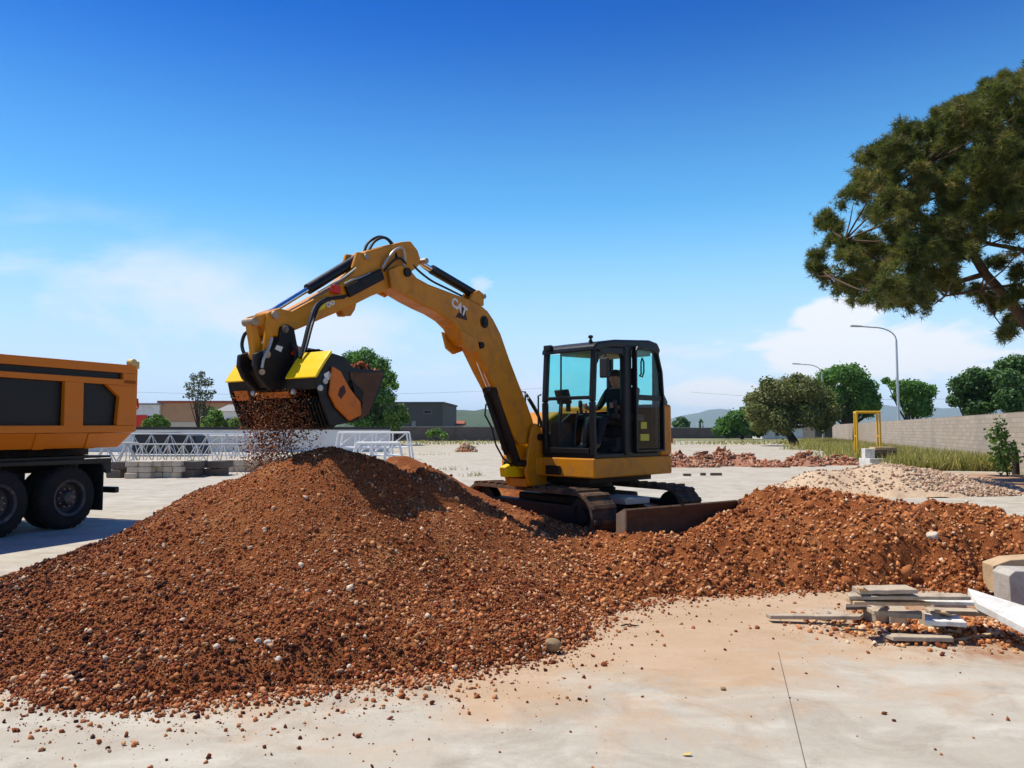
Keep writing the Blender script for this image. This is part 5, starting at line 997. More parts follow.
    for px, py in ((328.5, 304.5), (332.5, 302.5)): q = tp(px, py, .1115); MB(XB).lathe(q, (0, 1, 0), [(-.001, .03), (.0015, .03), (.0015, .016), (-.001, .016)], 14).build('sticker', 'decal_pale', sk)
    dk = tr([(495, 343), (498, 342), (500, 349), (497, 350)], .1335)
    # ---------- linkage and coupler
    for y in (-.10, .068):
        lk = tr([(262, 314), (269, 313), (271, 319), (264, 350), (262, 358), (256, 357), (257, 349)], 0); MB(XB).prism(lk, y, y + .035).build('tipping_link', 'excavator_paint', R, bevel=0.008)
    lk2 = tr([(247, 322), (250, 317), (268, 312), (272, 317), (268, 322), (253, 327)], 0); MB(XB).prism(lk2, -.075, -.045).prism(lk2, .045, .075).build('side_link', 'excavator_paint', R, bevel=0.008)
    l3 = tr([(247, 324), (254, 322), (262, 352), (258, 362), (252, 360), (250, 344)], 0); MB(XB).prism(l3, -.042, .042).build('tie_rod', 'excavator_paint', R, bevel=0.02)
    for px, py, hw in ((267, 316, .14), (250, 322, .082), (257, 355, .16), (276, 330, .15)): q = tp(px, py, 0); MB(XB).cyl(q + Vector((0, -hw, 0)), q + Vector((0, hw, 0)), .04, 14).build('link_pin', 'worn_steel', R, smooth=True)
    cpl = tr([(272, 328), (278, 325), (285, 329), (288, 345), (297, 362), (297, 388), (262, 391), (250, 378), (245, 366), (246, 354), (262, 350), (270, 340)], 0)
    cq = MB(XB).prism(cpl, -.15, -.09).prism(cpl, .09, .15).build('coupler', 'black_steel', R, bevel=0.015); MB(XB).prism(tr([(262, 352), (286, 347), (294, 364), (294, 386), (264, 388), (254, 372)], 0), -.089, .089).build('coupler_core', 'black_steel', cq, bevel=0.02)
    hose([(272, 338, .16), (269, 348, .17), (264, 358, .18), (262, 368, .18)], .014, 'grey_pipe', cq); hose([(280, 334, -.05), (292, 344, .16), (296, 354, .2), (294, 366, .2)], .016, 'hose_rubber', cq)
    MB(XB).cyl(tp(262, 372, -.19), tp(262, 372, .19), .03, 12).build('lock_bar', 'worn_steel', cq, smooth=True); pq = tr([(277, 345), (283, 347), (281, 352), (275, 349)], .1535); MB(XB).prism(pq, .1505, .1545).build('sticker', 'decal_pale', cq)

    # ---------- screening bucket
    HW = .70
    near = [(317, 378), (321.5, 370), (327, 361), (332.5, 353), (345, 357), (353, 367), (362, 369), (385, 371), (381, 388), (374, 404), (368, 416), (356, 421), (343, 424), (331, 426), (325, 410), (319, 389)]
    pr = tr(near, HW)
    A, B1, C1, D1, E0, E1, F_, Gp, G1, G2, H_, H1, I_, J_, K1, K_ = pr
    S = MB(XB)
    cxx = sum(p[0] for p in pr) / len(pr); czz = sum(p[1] for p in pr) / len(pr); seq0 = [K_, A, B1, C1, D1, E0, E1]
    inn0 = [(p[0] + (Vector((cxx - p[0], czz - p[1])).normalized() * .03).x, p[1] + (Vector((cxx - p[0], czz - p[1])).normalized() * .03).y) for p in seq0]
    bk_ = MB(XB).prism(seq0 + inn0[::-1], -HW + .036, HW - .036).build('screening_bucket', 'black_paint', R, bevel=0.006)
    MB(XB).prism(pr, HW - .035, HW).build('side_plate', 'black_paint', bk_, bevel=0.008); MB(XB).prism(pr, -HW, -HW + .035).build('side_plate', 'black_paint', bk_, bevel=0.008)
    def skin(name, seq, y0, y1, th, mat, bev=0.006):
        mb = MB(XB); n = len(seq); inn = []
        cx = sum(p[0] for p in pr) / len(pr); cz = sum(p[1] for p in pr) / len(pr)
        for p in seq: d = Vector((cx - p[0], cz - p[1])).normalized() * th; inn.append((p[0] + d.x, p[1] + d.y))
        mb.prism(list(seq) + inn[::-1], y0, y1); return mb.build(name, mat, bk_, bevel=bev)
    skin('floor_plate', [Gp, G1, G2, H_, H1, I_], -HW + .036, HW - .036, .03, 'rusty_steel')
    out = lambda p, k=1.02: p
    def cover(y0, y1):
        cx = sum(p[0] for p in pr) / len(pr); cz = sum(p[1] for p in pr) / len(pr); ex = lambda p, t: (p[0] + (p[0] - cx) / math.hypot(p[0] - cx, p[1] - cz) * t, p[1] + (p[1] - cz) / math.hypot(p[0] - cx, p[1] - cz) * t)
        seq = [A, B1, C1, D1]; o_ = [ex(p, .035) for p in seq]; i_ = [ex(p, .003) for p in seq]; MB(XB).prism(o_ + i_[::-1], y0, y1).build('motor_cover', 'yellow_paint', bk_, bevel=0.02, seg=3)
    cover(.26, HW + .01); cover(-HW - .01, -.30)
    sd = tr([(332, 366), (340, 371), (349, 388), (360, 402), (361, 415), (349, 421), (336, 408), (329, 394)], HW + .02); sidep = MB(XB).prism(sd, HW + .001, HW + .035).build('side_cover', 'orange_paint', bk_, bevel=0.012)
    em = tr([(340, 388), (344, 385), (346, 392), (341, 399), (338, 395)], HW + .037); MB(XB).prism(em, HW + .0355, HW + .039).build('emblem', 'decal_dark', sidep)
    sp2 = tr([(350, 372), (384, 373), (368, 415), (358, 420), (363, 402), (352, 386)], HW + .012); MB(XB).prism(sp2, HW + .001, HW + .014).build('side_wear_plate', 'rusty_steel', bk_, bevel=0.006)
    gus = tr([(352, 380), (364, 392), (362, 402), (355, 394)], HW + .03); MB(XB).prism(gus, HW + .0145, HW + .03).build('gusset', 'black_steel', bk_)
    for px, py in ((325, 381), (331, 376), (320, 388)): q = tp(px, py, HW + .004); MB(XB).lathe(q, (0, 1, 0), [(-.003, .03), (.012, .03), (.014, .015)], 10).build('bolt', 'grey_pipe', bk_)
    pq = tr([(324, 374), (329, 371), (331, 378), (326, 382)], HW + .003); MB(XB).prism(pq, HW + .0005, HW + .003).build('sticker', 'decal_pale', bk_)
    rr_ = MB(XB)
    fr = lambda t: (K_[0] * (1 - t) + K1[0] * t, K_[1] * (1 - t) + K1[1] * t)
    a0, a1 = fr(.36), fr(.06); MB(XB).prism([(a0[0] + .012, a0[1]), (a1[0] + .012, a1[1]), (a1[0] - .01, a1[1]), (a0[0] - .01, a0[1])], -.18, .26).build('name_bar', 'orange_paint', bk_)
    a0, a1 = fr(.42), fr(-.08); MB(XB).prism([(a0[0] + .012, a0[1]), (a1[0] + .012, a1[1]), (a1[0] - .01, a1[1]), (a0[0] - .01, a0[1])], -.60, -.38).build('warning_panel', 'orange_paint', bk_)
    for y in (-.28, .34): q = fr(.10); MB(XB).lathe((q[0] + .0, y, q[1]), (1, 0, 0.2), [(0, .03), (.03, .03), (.04, .015)], 10).build('hose_coupling', 'grey_pipe', bk_, smooth=True)
    # toothed screening shafts behind the outlet
    for i in range(5):
        t = .40 + (i + .35) / 5 * .62; c = (K_[0] * (1 - t) + J_[0] * t - .06, K_[1] * (1 - t) + J_[1] * t + .02); mb = MB(XB).cyl((c[0], -HW + .036, c[1]), (c[0], HW - .036, c[1]), .028, 8)
        for j in range(26):
            y = -HW + .07 + j * (2 * HW - .14) / 25; mb.lathe((c[0], y, c[1]), (0, 1, 0), [(-.009, .03), (-.009, .075), (.009, .075), (.009, .03)], 7)
        mb.build('screening_shaft', 'black_steel', bk_)
    MB(XB).prism([(F_[0], F_[1]), (E1[0], E1[1] + .02), (D1[0] - .05, D1[1] + .06), (D1[0] - .08, D1[1] + .02)], -.62, .45).build('top_shroud', 'black_steel', bk_)
    hv = tr([(291, 354), (296, 346), (323, 350.5), (326, 357), (300, 358)], .165)
    mb = MB(XB).prism(hv, .15, .18).build('hydraulic_bay', 'red_paint', bk_, bevel=0.006)
    for i in range(6): q = tp(299 + i * 4, 351 + i * .7, .19); MB(XB).cyl(q - Vector((0, 0, .045)), q + Vector((0, 0, .04)), .012, 8).build('fitting', 'grey_pipe', mb)
    return R, XB, BO, BA, pr, HW
def smooth_path(pts, k=4):
    out = []; n = len(pts)
    for i in range(n - 1):
        p0, p1, p2, p3 = pts[max(i - 1, 0)], pts[i], pts[i + 1], pts[min(i + 2, n - 1)]
        for j in range(k):
            t = j / k; out.append(0.5 * ((2 * p1) + (p2 - p0) * t + (2 * p0 - 5 * p1 + 4 * p2 - p3) * t * t + (3 * p1 - p0 - 3 * p2 + p3) * t ** 3))
    out.append(pts[-1]); return out
EXC, XB_, BO_, BA_, BPROF, BHW = excavator()

# ------------------------------------------------------------------ soil in and below the bucket
def bucket_soil():
    W = Matrix.Translation(EO) @ XB_; pr = BPROF; n = 1500; E1, Gp = pr[5], pr[7]; P_ = []
    for _ in range(n):
        t = random.random(); y = random.uniform(-BHW + .06, BHW - .06); x = E1[0] * (1 - t) + Gp[0] * t; z = E1[1] * (1 - t) + Gp[1] * t
        P_.append(W @ Vector((x, y, z - .05 + .09 * math.sin(t * math.pi) * random.uniform(.3, 1) + .05 * (random.random() - .5))))
    o = rocks('bucket_soil', np.array([tuple(p) for p in P_]), np.array([random.uniform(.012, .045) for _ in P_]), 'gravel', RNG.beta(1.6, 2, n), True); tag(o, 'red soil heaped in the mouth of the screening bucket', 'soil', kind='stuff')
    n = 7500; P_ = []; S = []
    for _ in range(n):
        y = random.triangular(-BHW + .02, BHW - .10, -.15); t = random.random(); K, J = pr[15], pr[13]; x = K[0] * (1 - t) + J[0] * t + random.gauss(0.0, .035); z0 = K[1] * (1 - t) + J[1] * t
        if random.random() < .28: q = W @ Vector((x, y, z0 + random.uniform(-.05, .04)))
        else:
            f = random.random() ** 1.1; q = W @ Vector((x + random.gauss(0, .03) * (1 + 2 * f), y * (1 - .1 * f), z0)); g = float(np.maximum(heap(np.array(q.x), np.array(q.y)), 0)); q.z = q.z * (1 - f) + g * f
        P_.append(tuple(q)); S.append(random.uniform(.003, .010) if random.random() < .93 else random.uniform(.010, .02))
    o = rocks('falling_soil', np.array(P_), np.array(S), 'gravel', RNG.beta(1.8, 1.6, n), False); tag(o, 'sifted red soil raining down from the screening bucket', 'soil', kind='stuff')
bucket_soil()

# ------------------------------------------------------------------ the operator
def operator():
    X = Matrix.Translation(EO) @ Rz(-135); base = X @ Vector((-.15, .57, 1.16)); c = .57
    J = {'hip': (-.24, c, 1.60), 'belly': (-.27, c, 1.76), 'chest': (-.27, c, 1.98), 'neck': (-.25, c, 2.14), 'jaw': (-.205, c, 2.215), 'head': (-.20, c, 2.31), 'crown': (-.215, c, 2.395),
         'shL': (-.26, c + .19, 2.08), 'elL': (-.14, c + .27, 1.84), 'wrL': (.10, c + .29, 1.83), 'paL': (.18, c + .29, 1.86), 'shR': (-.26, c - .19, 2.08), 'elR': (-.14, c - .27, 1.84), 'wrR': (.10, c - .28, 1.83), 'paR': (.18, c - .28, 1.86),
         'hpL': (-.18, c + .10, 1.60), 'knL': (.26, c + .15, 1.66), 'anL': (.40, c + .13, 1.27), 'toL': (.58, c + .14, 1.215), 'hpR': (-.18, c - .10, 1.60), 'knR': (.26, c - .15, 1.66), 'anR': (.40, c - .13, 1.27), 'toR': (.58, c - .14, 1.215)}
    Rr = {'hip': .15, 'belly': .145, 'chest': .16, 'neck': .06, 'jaw': .072, 'head': .098, 'crown': .07, 'shL': .075, 'elL': .05, 'wrL': .034, 'paL': .036, 'hpL': .10, 'knL': .07, 'anL': .048, 'toL': .035}
    for k in list(Rr):
        if k.endswith('L'): Rr[k[:-1] + 'R'] = Rr[k]
    E_ = [('hip', 'belly'), ('belly', 'chest'), ('chest', 'neck'), ('neck', 'jaw'), ('jaw', 'head'), ('head', 'crown')]
    for s in 'LR': E_ += [('chest', 'sh' + s), ('sh' + s, 'el' + s), ('el' + s, 'wr' + s), ('wr' + s, 'pa' + s), ('hip', 'hp' + s), ('hp' + s, 'kn' + s), ('kn' + s, 'an' + s), ('an' + s, 'to' + s)]
    for s, sg in (('L', 1), ('R', -1)):     # fingers closed around the joystick, thumb from the side of the palm
        px_, py_, pz_ = J['pa' + s]
        for f in range(4):
            z = pz_ + .028 - f * .019; a, b = f'f{s}{f}a', f'f{s}{f}b'; J[a] = (px_ + .062, py_ - sg * .012, z); J[b] = (px_ + .055, py_ - sg * .058, z - .004); Rr[a] = .0095; Rr[b] = .008; E_ += [('pa' + s, a), (a, b)]
        a, b = f't{s}a', f't{s}b'; J[a] = (px_ + .005, py_ - sg * .042, pz_ + .025); J[b] = (px_ + .045, py_ - sg * .048, pz_ + .045); Rr[a] = .012; Rr[b] = .009; E_ += [('pa' + s, a), (a, b)]
    names = list(J); me = bpy.data.meshes.new('person'); me.from_pydata([tuple((X @ Vector(J[k])) - base) for k in names], [(names.index(a), names.index(b)) for a, b in E_], []); me.update()
    o = link('person', me, None, base); sk = o.modifiers.new('skin', 'SKIN'); sk.use_smooth_shade = True; o.modifiers.new('sub', 'SUBSURF').levels = 2; o.modifiers['sub'].render_levels = 2
    for i, k in enumerate(names):
        v = me.skin_vertices[0].data[i]; v.radius = (Rr[k], Rr[k]); v.use_root = (k == 'hip')
    bpy.context.view_layer.update(); dg = bpy.context.evaluated_depsgraph_get(); m2 = bpy.data.meshes.new_from_object(o.evaluated_get(dg)); o.modifiers.clear(); o.data = m2
    m2.materials.clear()
    for q in ('shirt', 'trousers', 'skin', 'shoe'): m2.materials.append(MATS[q])
    inv = X.inverted()
    for p in m2.polygons:
        q = inv @ (p.center + base); p.use_smooth = True
        if q.z > 2.13 and abs(q.y - c) < .13: mi = 2
        elif q.x > -.06 and q.z > 1.78 and abs(q.y - c) > .18: mi = 2
        elif q.z < 1.30 and q.x > .30: mi = 3
        elif q.z < 1.70 and q.x > -.10: mi = 1
        elif q.z < 1.62: mi = 1
        else: mi = 0
        p.material_index = mi
    tag(o, 'operator in dark clothes seated at the controls inside the cab', 'person')
    XX = Matrix.Translation(-base) @ X
    h = MB(XX); pts = []
    rings = [(0.0, .108), (.03, .112), (.07, .100), (.10, .070), (.115, .02)]
    h.lathe((-.225, c, 2.31), (-.08, 0, 1), rings, 18).build('hair', 'hair', o, smooth=True)
    MB(XX).add([(-.112, c - .012, 2.30), (-.112, c + .012, 2.30), (-.085, c, 2.255), (-.110, c - .018, 2.25), (-.110, c + .018, 2.25)], [(0, 1, 2), (0, 2, 3), (1, 4, 2), (3, 2, 4), (0, 3, 4, 1)]).build('nose', 'skin', o, smooth=True)
    for sg in (-1, 1):
        MB(XX).lathe((-.118, c + sg * .034, 2.315), (1, 0, 0), [(-.004, .004), (0, .011), (.006, .009), (.009, .003)], 10).build('eye', 'decal_dark', o, smooth=True)
        MB(XX).lathe((-.21, c + sg * .095, 2.29), (0, sg, 0), [(0, .012), (.006, .028), (.012, .026), (.014, .01)], 12).build('ear', 'skin', o, smooth=True)
    MB(XX).box((-.128, c - .025, 2.222), (-.121, c + .025, 2.23)).build('mouth', 'red_paint', o)
operator()

# ================================================================== DUMP TRUCK
TO, TA = Vector((-8.8, 13.61, 0)), 250.0
def dump_truck():
    R = empty('dump_truck', TO, rad(TA)); tag(R, 'orange tipper truck with black wheels, cut by the left edge', 'truck'); OR = 'truck_paint'
    X0, X1 = -1.44, 5.2                   # body from tail to headboard
    zt, zl, zb = 2.90, 1.70, 1.38
    MB().prism([(X0 + .03, zl + .02), (X1, zl + .02), (X1, zt - .03), (X0 + .03, zt - .03)], -1.17, 1.17).build('body_core', 'black_paint', R)
    def side(sg):
        y0, y1 = (1.171, 1.26) if sg > 0 else (-1.26, -1.171)
        def pc(name, poly, a=y0, b=y1, m=OR, bev=0.012): return MB().prism(poly, a, b).build(name, m, R, bevel=bev)
        pc('top_rail', [(X0, 2.765), (X1, 2.72), (X1, 2.86), (X0, 2.92)])
        pc('rail_recess', [(X0 + .3, 2.645), (X1 - .2, 2.61), (X1 - .2, 2.72), (X0 + .3, 2.765)], y0, y0 + (.02 * sg if sg > 0 else .02), 'black_paint', 0)
        pc('rail_end', [(X0, 2.55), (X0 + .3, 2.55), (X0 + .3, 2.764), (X0, 2.764)])
        pc('upper_band', [(X0, 2.53), (X1, 2.54), (X1, 2.608), (X0, 2.644)])
        pc('lower_band', [(X0, 1.66), (X1, 1.62), (X1, 1.74), (X0, 1.79)])
        pc('tail_post', [(X0, 1.79), (-1.02, 1.79), (-1.065, 2.31), (-.77, 2.53), (X0, 2.53)])
        x = -.30
        while x < X1 - .3:
            pc('side_rib', [(x - .01, 1.76), (x + .37, 1.76), (x + .37, 2.535), (x + .0, 2.535)]); x += 1.62
        pc('head_post', [(X1 - .25, 1.74), (X1, 1.74), (X1, 2.54), (X1 - .25, 2.54)])
        for x in (-.85, .55, 2.2, 3.8):
            pass
    side(1); side(-1)
    # lower flanks slope inwards
    MB().add([(-1.40, 1.25, 1.655), (X1, 1.25, 1.615), (X1, 1.08, zb), (-1.22, 1.08, zb), (-1.40, -1.25, 1.655), (X1, -1.25, 1.615), (X1, -1.08, zb), (-1.22, -1.08, zb)],
             [(0, 1, 2, 3), (4, 7, 6, 5), (3, 2, 6, 7), (0, 3, 7, 4), (1, 5, 6, 2), (0, 4, 5, 1)]).build('body_flank', OR, R, bevel=0.015)
    for x in (-.75, .25, 1.9, 3.5):
        for sg in (1, -1): MB().add([(x, 1.262 * sg, 1.64), (x + .32, 1.262 * sg, 1.64), (x + .26, 1.10 * sg, zb - .012), (x + .06, 1.10 * sg, zb - .012), (x, 1.16 * sg, 1.64), (x + .32, 1.16 * sg, 1.64), (x + .26, .9 * sg, zb + .02), (x + .06, .9 * sg, zb + .02)], [(0, 1, 2, 3), (4, 7, 6, 5), (0, 4, 5, 1), (1, 5, 6, 2), (2, 6, 7, 3), (3, 7, 4, 0)]).build('flank_bracket', OR, R, bevel=0.008)
    tg = MB().prism([(X0 - .07, 1.68), (X0 - .002, 1.66), (X0 - .002, 2.88), (X0 - .07, 2.86)], -1.22, 1.22).build('tailgate', OR, R, bevel=0.01)
    for y in (-.8, 0, .8): MB().box((X0 - .11, y - .05, 1.75), (X0 - .071, y + .05, 2.8)).build('tailgate_rib', OR, tg)
    for y in (-1.2, 1.2):
        MB().lathe((X0 + .06, y - .06, 2.97), (0, 1, 0), [(0, .03), (.0, .07), (.12, .07), (.12, .03)], 14).build('tailgate_hinge', 'gold_metal', R, smooth=True); MB().box((X0 - .08, y - .05, 2.86), (X0 + .05, y + .05, 3.0)).build('hinge_bracket', 'gold_metal', R, bevel=0.01)
        MB().tube([(X0 - .09, y, 2.1), (X0 - .12, y, 2.14), (X0 - .09, y, 2.3)], .02, 6).build('tailgate_latch', 'red_paint', R)
    # chassis
    for y in (-.42, .42): MB().box((-1.05, y - .05, .95), (8.4, y + .05, 1.24)).build('chassis_rail', 'black_steel', R, bevel=0.01)
    MB().box((-1.0, -1.15, 1.20), (2.4, 1.15, 1.24)).build('rear_deck', 'black_paint', R)
    for sg in (1, -1):
        MB().prism([(-.95, 1.19), (-.95, .92), (-.86, .92), (-.72, 1.10), (2.2, 1.13), (2.2, 1.19)], 1.18 * sg if sg > 0 else -1.24, 1.24 if sg > 0 else -1.18).build('mudguard', 'black_paint', R, bevel=0.01)
        MB().box((-.79, .72 if sg > 0 else -1.24, .26), (-.765, 1.24 if sg > 0 else -.72, 1.12)).build('mudflap', 'rubber', R)
        MB().box((-.98, .6 if sg > 0 else -1.18, .93), (-.80, 1.18 if sg > 0 else -.6, 1.14)).build('tail_light_box', 'black_paint', R, bevel=0.015)
        MB().box((-.995, .75 if sg > 0 else -1.1, .97), (-.981, 1.1 if sg > 0 else -.75, 1.09)).build('tail_light', 'lens_red', R)
    MB().box((-1.22, -1.16, .54), (-1.12, 1.16, .65)).build('underrun_bar', 'black_paint', R, bevel=0.02)
    for y in (-.42, .42): MB().beam((-1.0, y, 1.0), (-1.17, y, .60), .08, .05).build('bar_hanger', 'black_paint', R)
    def wheel(x, sg, dual=True):
        rr, hw = .535, .14; yo = 1.21 * sg; prof = [(-hw, .30), (-hw, .46), (-hw + .03, .515), (-hw + .07, rr), (hw - .07, rr), (hw - .03, .515), (hw, .46), (hw, .31), (hw - .05, .285), (-hw, .285), (-hw, .30)]
        w = MB().lathe((x, yo - hw * sg, rr), (0, sg, 0), prof, 40, False).build('wheel', 'rubber', R, smooth=True)
        MB().lathe((x, yo - hw * sg, rr), (0, sg, 0), [(-.12, .28), (hw - .02, .284), (hw + .004, .315), (hw - .012, .27), (.02, .24), (.0, .18), (.05, .15), (.10, .11), (.13, .10), (.14, .04)], 32).build('rim', 'rim_paint', w, smooth=True)
        for k in range(10):
            a = 2 * math.pi * k / 10; MB().cyl((x + .155 * math.cos(a), yo - hw * sg + .03 * sg, rr + .155 * math.sin(a)), (x + .155 * math.cos(a), yo - hw * sg + .07 * sg, rr + .155 * math.sin(a)), .014, 6).build('wheel_nut', 'worn_steel', w)
        if dual: MB().lathe((x, yo - 3.3 * hw * sg, rr), (0, sg, 0), prof, 32, False).build('inner_tyre', 'rubber', R, smooth=True)
        for k in range(30):
            a = 2 * math.pi * k / 30; c_ = Vector((x + (rr + .004) * math.cos(a), yo - hw * sg, rr + (rr + .004) * math.sin(a))); t_ = Vector((-math.sin(a), 0, math.cos(a))); n_ = Vector((math.cos(a), 0, math.sin(a)))
            mb = MB(); mb.add([c_ + s1 * t_ * .034 + Vector((0, s2 * .075, 0)) + s3 * n_ * .010 for s3 in (-1, 1) for s1, s2 in ((-1, -1), (1, -1), (1, 1), (-1, 1))], [(0, 3, 2, 1), (4, 5, 6, 7), (0, 1, 5, 4), (1, 2, 6, 5), (2, 3, 7, 6), (3, 0, 4, 7)]); mb.build('tread_block', 'rubber', w)
    for x in (-.14, 1.14):
        for sg in (1, -1): wheel(x, sg)
        MB().cyl((x, -1.0, .535), (x, 1.0, .535), .09, 12).build('axle', 'black_steel', R, smooth=True); MB().lathe((x, -.25, .535), (0, 1, 0), [(0, .1), (.1, .22), (.4, .22), (.5, .1)], 16).build('differential', 'black_steel', R, smooth=True)
    for sg in (1, -1): wheel(6.6, sg, False)
    MB().box((2.4, .55, .5), (4.6, 1.1, 1.0)).build('fuel_tank', 'galvanised', R, bevel=0.08, seg=3); MB().box((2.6, -1.1, .5), (4.2, -.55, 1.0)).build('tool_box', 'black_paint', R, bevel=0.03)
    MB().prism([(5.35, 1.0), (5.35, 2.9), (5.7, 3.0), (7.2, 2.9), (7.42, 2.0), (7.5, 1.1), (7.5, .45), (7.1, .45), (7.05, .9), (6.6, 1.12), (6.1, .9), (6.0, .7)], -1.2, 1.2).build('cab_shell', OR, R, bevel=0.05, seg=3)
    MB().prism([(7.40, 2.05), (7.43, 2.05), (7.25, 2.78), (7.22, 2.78)], -1.08, 1.08).build('windscreen', 'dark_opening', R)
    for sg in (1, -1): MB().prism([(6.2, 1.95), (7.2, 1.95), (7.08, 2.65), (6.2, 2.70)], 1.201 if sg > 0 else -1.208, 1.208 if sg > 0 else -1.201).build('side_window', 'dark_opening', R)
    MB().cyl((-.2, -.9, 1.29), (4.9, -.9, 1.29), .04, 8).build('air_pipe', 'black_steel', R)
    MB().tube([(4.95, .9, 1.26), (4.98, .9, 2.8)], .06, 10).build('hoist_ram', 'black_steel', R)
    MB().box((-1.1, -.5, 1.241), (4.9, .5, 1.375)).build('tipping_frame', 'black_steel', R)
dump_truck()

# ================================================================== TIMBER AND STONE BLOCKS BY THE BANK
def gpt(px, py, z): q = G(px, py, z); return q
def plank(name, label, ends, w, t, mat, z0, z1, cat='plank', group='old boards dumped at the foot of the soil bank', roll=0.0):
    (ax, ay), (bx, by) = ends; p0, p1 = G(ax, ay, z0), G(bx, by, z1); d = p1 - p0; L = d.length; mid = (p0 + p1) / 2
    mb = MB(); n = 7; rn = random.Random(int(ax * 7 + ay)); vs_ = []
    for i in range(n):
        x = -L / 2 + L * i / (n - 1); wj = w / 2 * (1 + rn.uniform(-.05, .05)); dz = rn.uniform(-.06, .06) * t; e = rn.uniform(-.025, .025) if i in (0, n - 1) else 0
        vs_ += [(x + e, -wj, -t / 2 + dz), (x - e, wj, -t / 2 + dz), (x - e, wj, t / 2 + dz), (x + e, -wj, t / 2 + dz)]
    fs = [(0, 1, 2, 3), tuple((n - 1) * 4 + k for k in (3, 2, 1, 0))] + [(i * 4 + a, (i + 1) * 4 + a, (i + 1) * 4 + b, i * 4 + b) for i in range(n - 1) for a, b in ((0, 1), (1, 2), (2, 3), (3, 0))]
    mb.add(vs_, fs); o = mb.build(name, mat, None, bevel=min(.006, t * .2)); o.location = mid; o.rotation_euler = (roll, -math.asin(d.z / L), math.atan2(d.y, d.x)); tag(o, label, cat, group); return o
plank('board', 'longest grey weathered board across the top of the timber pile', ((848, 596), (966, 596.5)), .15, .03, 'weathered_wood', .335, .34)
plank('slab_board', 'thick grey slab lying highest at the back left of the timber', ((856, 590), (912, 589)), .20, .035, 'weathered_wood', .375, .40)
plank('board', 'dark edged board directly below the longest grey board', ((850, 601), (922, 602)), .18, .03, 'raw_wood', .30, .275)
plank('board', 'pale board beneath the right end of the longest board', ((922, 601), (972, 602)), .16, .03, 'white_board', .27, .26)
plank('board', 'pale board lowest on the right beside the leaning white sheet', ((928, 611), (978, 612)), .17, .03, 'weathered_wood', .16, .15)
plank('board', 'crooked pale plank at the front left of the timber pile', ((870, 611), (922, 615)), .15, .04, 'weathered_wood', .17, .17)
plank('board', 'flat pale square board at the front of the timber pile', ((925, 619), (962, 621)), .27, .04, 'white_board', .155, .16)
plank('board', 'thin board lying lowest on the ground before the timber pile', ((888, 637), (952, 638)), .11, .035, 'weathered_wood', .05, .05)
plank('board', 'long thin grey stick left of the timber pile', ((768, 616), (862, 617)), .09, .035, 'weathered_wood', .05, .07)
plank('board', 'narrow split lath slanting over the left boards', ((860, 588), (884, 604)), .06, .02, 'raw_wood', .42, .22)
plank('board', 'dark rotten board sticking out at the left of the timber', ((846, 607), (884, 606)), .12, .03, 'dark_block', .12, .14)
plank('board', 'short tan offcut board leaning on the flat pale board', ((940, 611), (958, 624)), .09, .02, 'raw_wood', .24, .07)
plank('board', 'thin splintered lath on the soil before the white sheet', ((958, 640), (1000, 632)), .04, .015, 'raw_wood', .02, .03)
for lab, px, py, z, s, rz in [('short timber offcut propping the crooked plank', 881, 624, .0, (.16, .16, .15), .3), ('short timber offcut right of the one propping the plank', 903, 626, .0, (.14, .18, .14), -.4), ('small stone block under the flat pale board', 938, 631, .0, (.13, .18, .135), .1), ('grey block under the left end of the boards', 866, 609, .0, (.14, .14, .19), .1), ('wood block under the right end of the boards', 952, 612, .0, (.3, .25, .115), -.1), ('broken chunk at the end of the thin stick', 826, 621, .0, (.10, .10, .07), .7)]:
    q = G(px, py); mb = MB().box((-s[0] / 2, -s[1] / 2, 0), (s[0] / 2, s[1] / 2, s[2])); o = mb.build('offcut', 'weathered_wood', None, bevel=.012, loc=(q.x, q.y + s[1] / 2, .0)); o.rotation_euler.z = rz; tag(o, lab, 'offcut', 'old boards dumped at the foot of the soil bank')
def white_sheet():
    a, b, c, d = G(967, 591, .31), G(1030, 611, .25), G(1030, 634, .18), G(978, 607, .26)
    b2, c2 = a.lerp(b, 1.55), d.lerp(c, 1.55); cen = (a + b2 + c2 + d) / 4; n = (b2 - a).cross(d - a).normalized() * .03
    if n.z < 0: n = -n
    mb = MB(); rn = random.Random(3); top = [a.lerp(b2, i / 6) + Vector((0, rn.uniform(-.015, .015), 0)) for i in range(7)]; bot = [d.lerp(c2, i / 6) + Vector((0, rn.uniform(-.02, .02), 0)) for i in range(7)]
    ring = top + bot[::-1]; k = len(ring); mb.add([p - cen + n for p in ring] + [p - cen - n for p in ring], [tuple(range(k)), tuple(range(2 * k - 1, k - 1, -1))] + [(i, k + i, k + (i + 1) % k, (i + 1) % k) for i in range(k)])
    tag(mb.build('white_sheet', 'white_board', None, bevel=.006, loc=cen), 'broken white sheet leaning on the right end of the timber', 'board')
white_sheet()
def stone_block(label, pts, Y, dep, mat, rz=0.0):
    pp = [P(px, py, Y) for px, py in pts]; cen = sum(pp, Vector()) / len(pp); n = len(pp); off = Vector((dep * math.sin(rz), dep * math.cos(rz), 0))
    mb = MB(); mb.add([p - cen for p in pp] + [p - cen + off for p in pp], [tuple(range(n)), tuple(range(2 * n - 1, n - 1, -1))] + [(i, n + i, n + (i + 1) % n, (i + 1) % n) for i in range(n)]); tag(mb.build('stone_block', mat, None, bevel=.008, loc=cen), label, 'block', 'blocks at the right edge')
stone_block('yellowish stone block lying on the bank at the right edge', [(994, 593), (993, 566), (1010, 560), (1060, 557), (1062, 594)], 7.9, .28, 'raw_wood', .2)
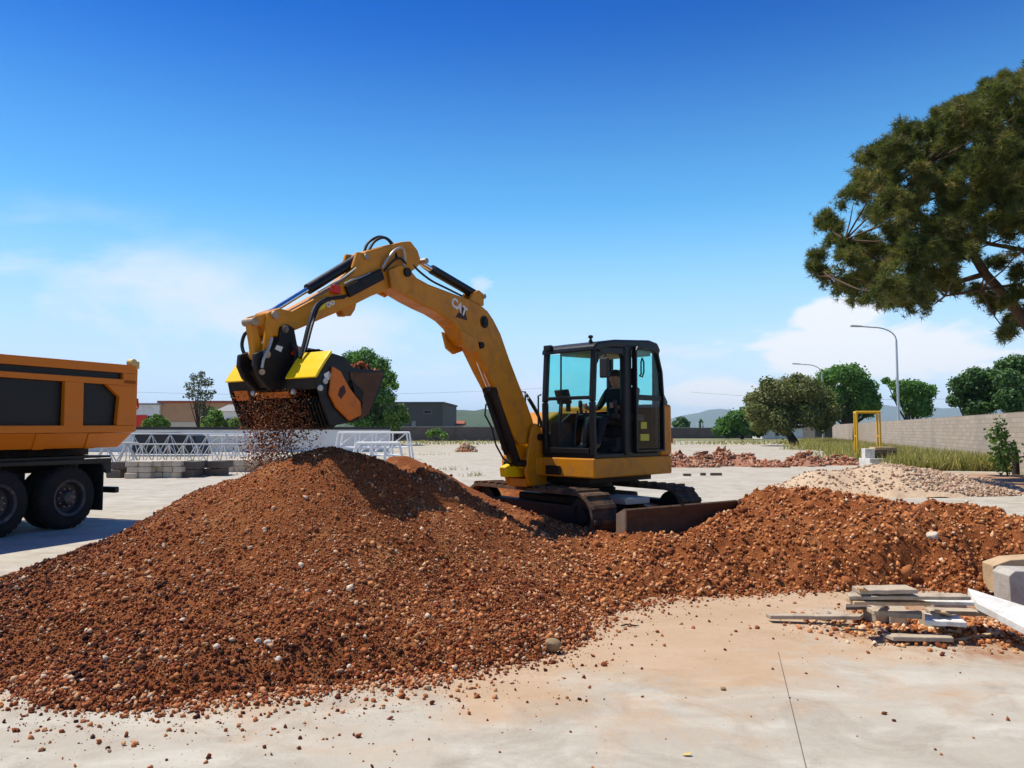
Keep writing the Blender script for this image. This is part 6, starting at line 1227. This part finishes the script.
stone_block('grey concrete block standing in front at the right edge', [(1011, 604), (1009, 576), (1015, 571), (1075, 573), (1076, 618), (1020, 607)], 7.2, .3, 'cast_concrete', .1)
q = G(952, 587); single_rock('rock', 'pale angular stone resting on the soil bank above the timber pile', (q.x, q.y + .35, max(0, float(heap(q.x, q.y + .35))) + .05), .085, 'white_rock', 41)
q = G(1004, 592); single_rock('rock', 'small pale stone before the grey block at the edge', (q.x, q.y, max(0, float(heap(q.x, q.y))) + .035), .06, 'white_rock', 42)
def debris():
    n = 6000; q = G(950, 628); x = RNG.normal(q.x, .55, n); y = RNG.normal(q.y, .30, n); s = .003 + .026 * RNG.random(n) ** 5
    o = rocks('timber_crumbs', np.stack([x, y, s * .4], -1), s, 'clods', RNG.random(n), True); tag(o, 'soil crumbs scattered around the dumped boards', 'crumbs', kind='stuff')
debris()
for i_, (px, py, L, an, lab) in enumerate([(858, 632, .30, .1, 'thin twig left of the front board'), (845, 628, .22, -.2, 'short twig beside the long stick'), (985, 640, .25, .5, 'curved twig under the white sheet'), (630, 627, .16, .05, 'dark twig on the dusty concrete in the middle'), (880, 645, .18, .6, 'small twig before the lowest board')]):
    q = G(px, py); mb = MB().tube([(-L / 2, 0, .012), (-L / 6, .012, .02), (L / 5, -.01, .015), (L / 2, .01, .010)], [.006, .008, .007, .003], 6); o = mb.build('twig', 'dark_bark', None, loc=(q.x, q.y, max(0, float(heap(q.x, q.y))))); o.rotation_euler.z = an; tag(o, lab, 'twig', 'twigs lying about')

# ------------------------------------------------------------------ haze
def haze():
    o = MB().box((-15200, -2700, -1.2), (15200, 15700, 420)).build('haze', 'black_paint'); m = bpy.data.materials.new('haze_air'); m.use_nodes = True; nt = m.node_tree; nt.nodes.clear()
    out = nt.nodes.new('ShaderNodeOutputMaterial'); v = nt.nodes.new('ShaderNodeVolumePrincipled'); v.inputs['Color'].default_value = (0.72, 0.86, 1.0, 1); v.inputs['Density'].default_value = 6.0e-5
    nt.links.new(v.outputs[0], out.inputs['Volume']); o.data.materials.clear(); o.data.materials.append(m); tag(o, 'thin blue summer haze over the whole landscape', 'haze', kind='stuff')
haze()
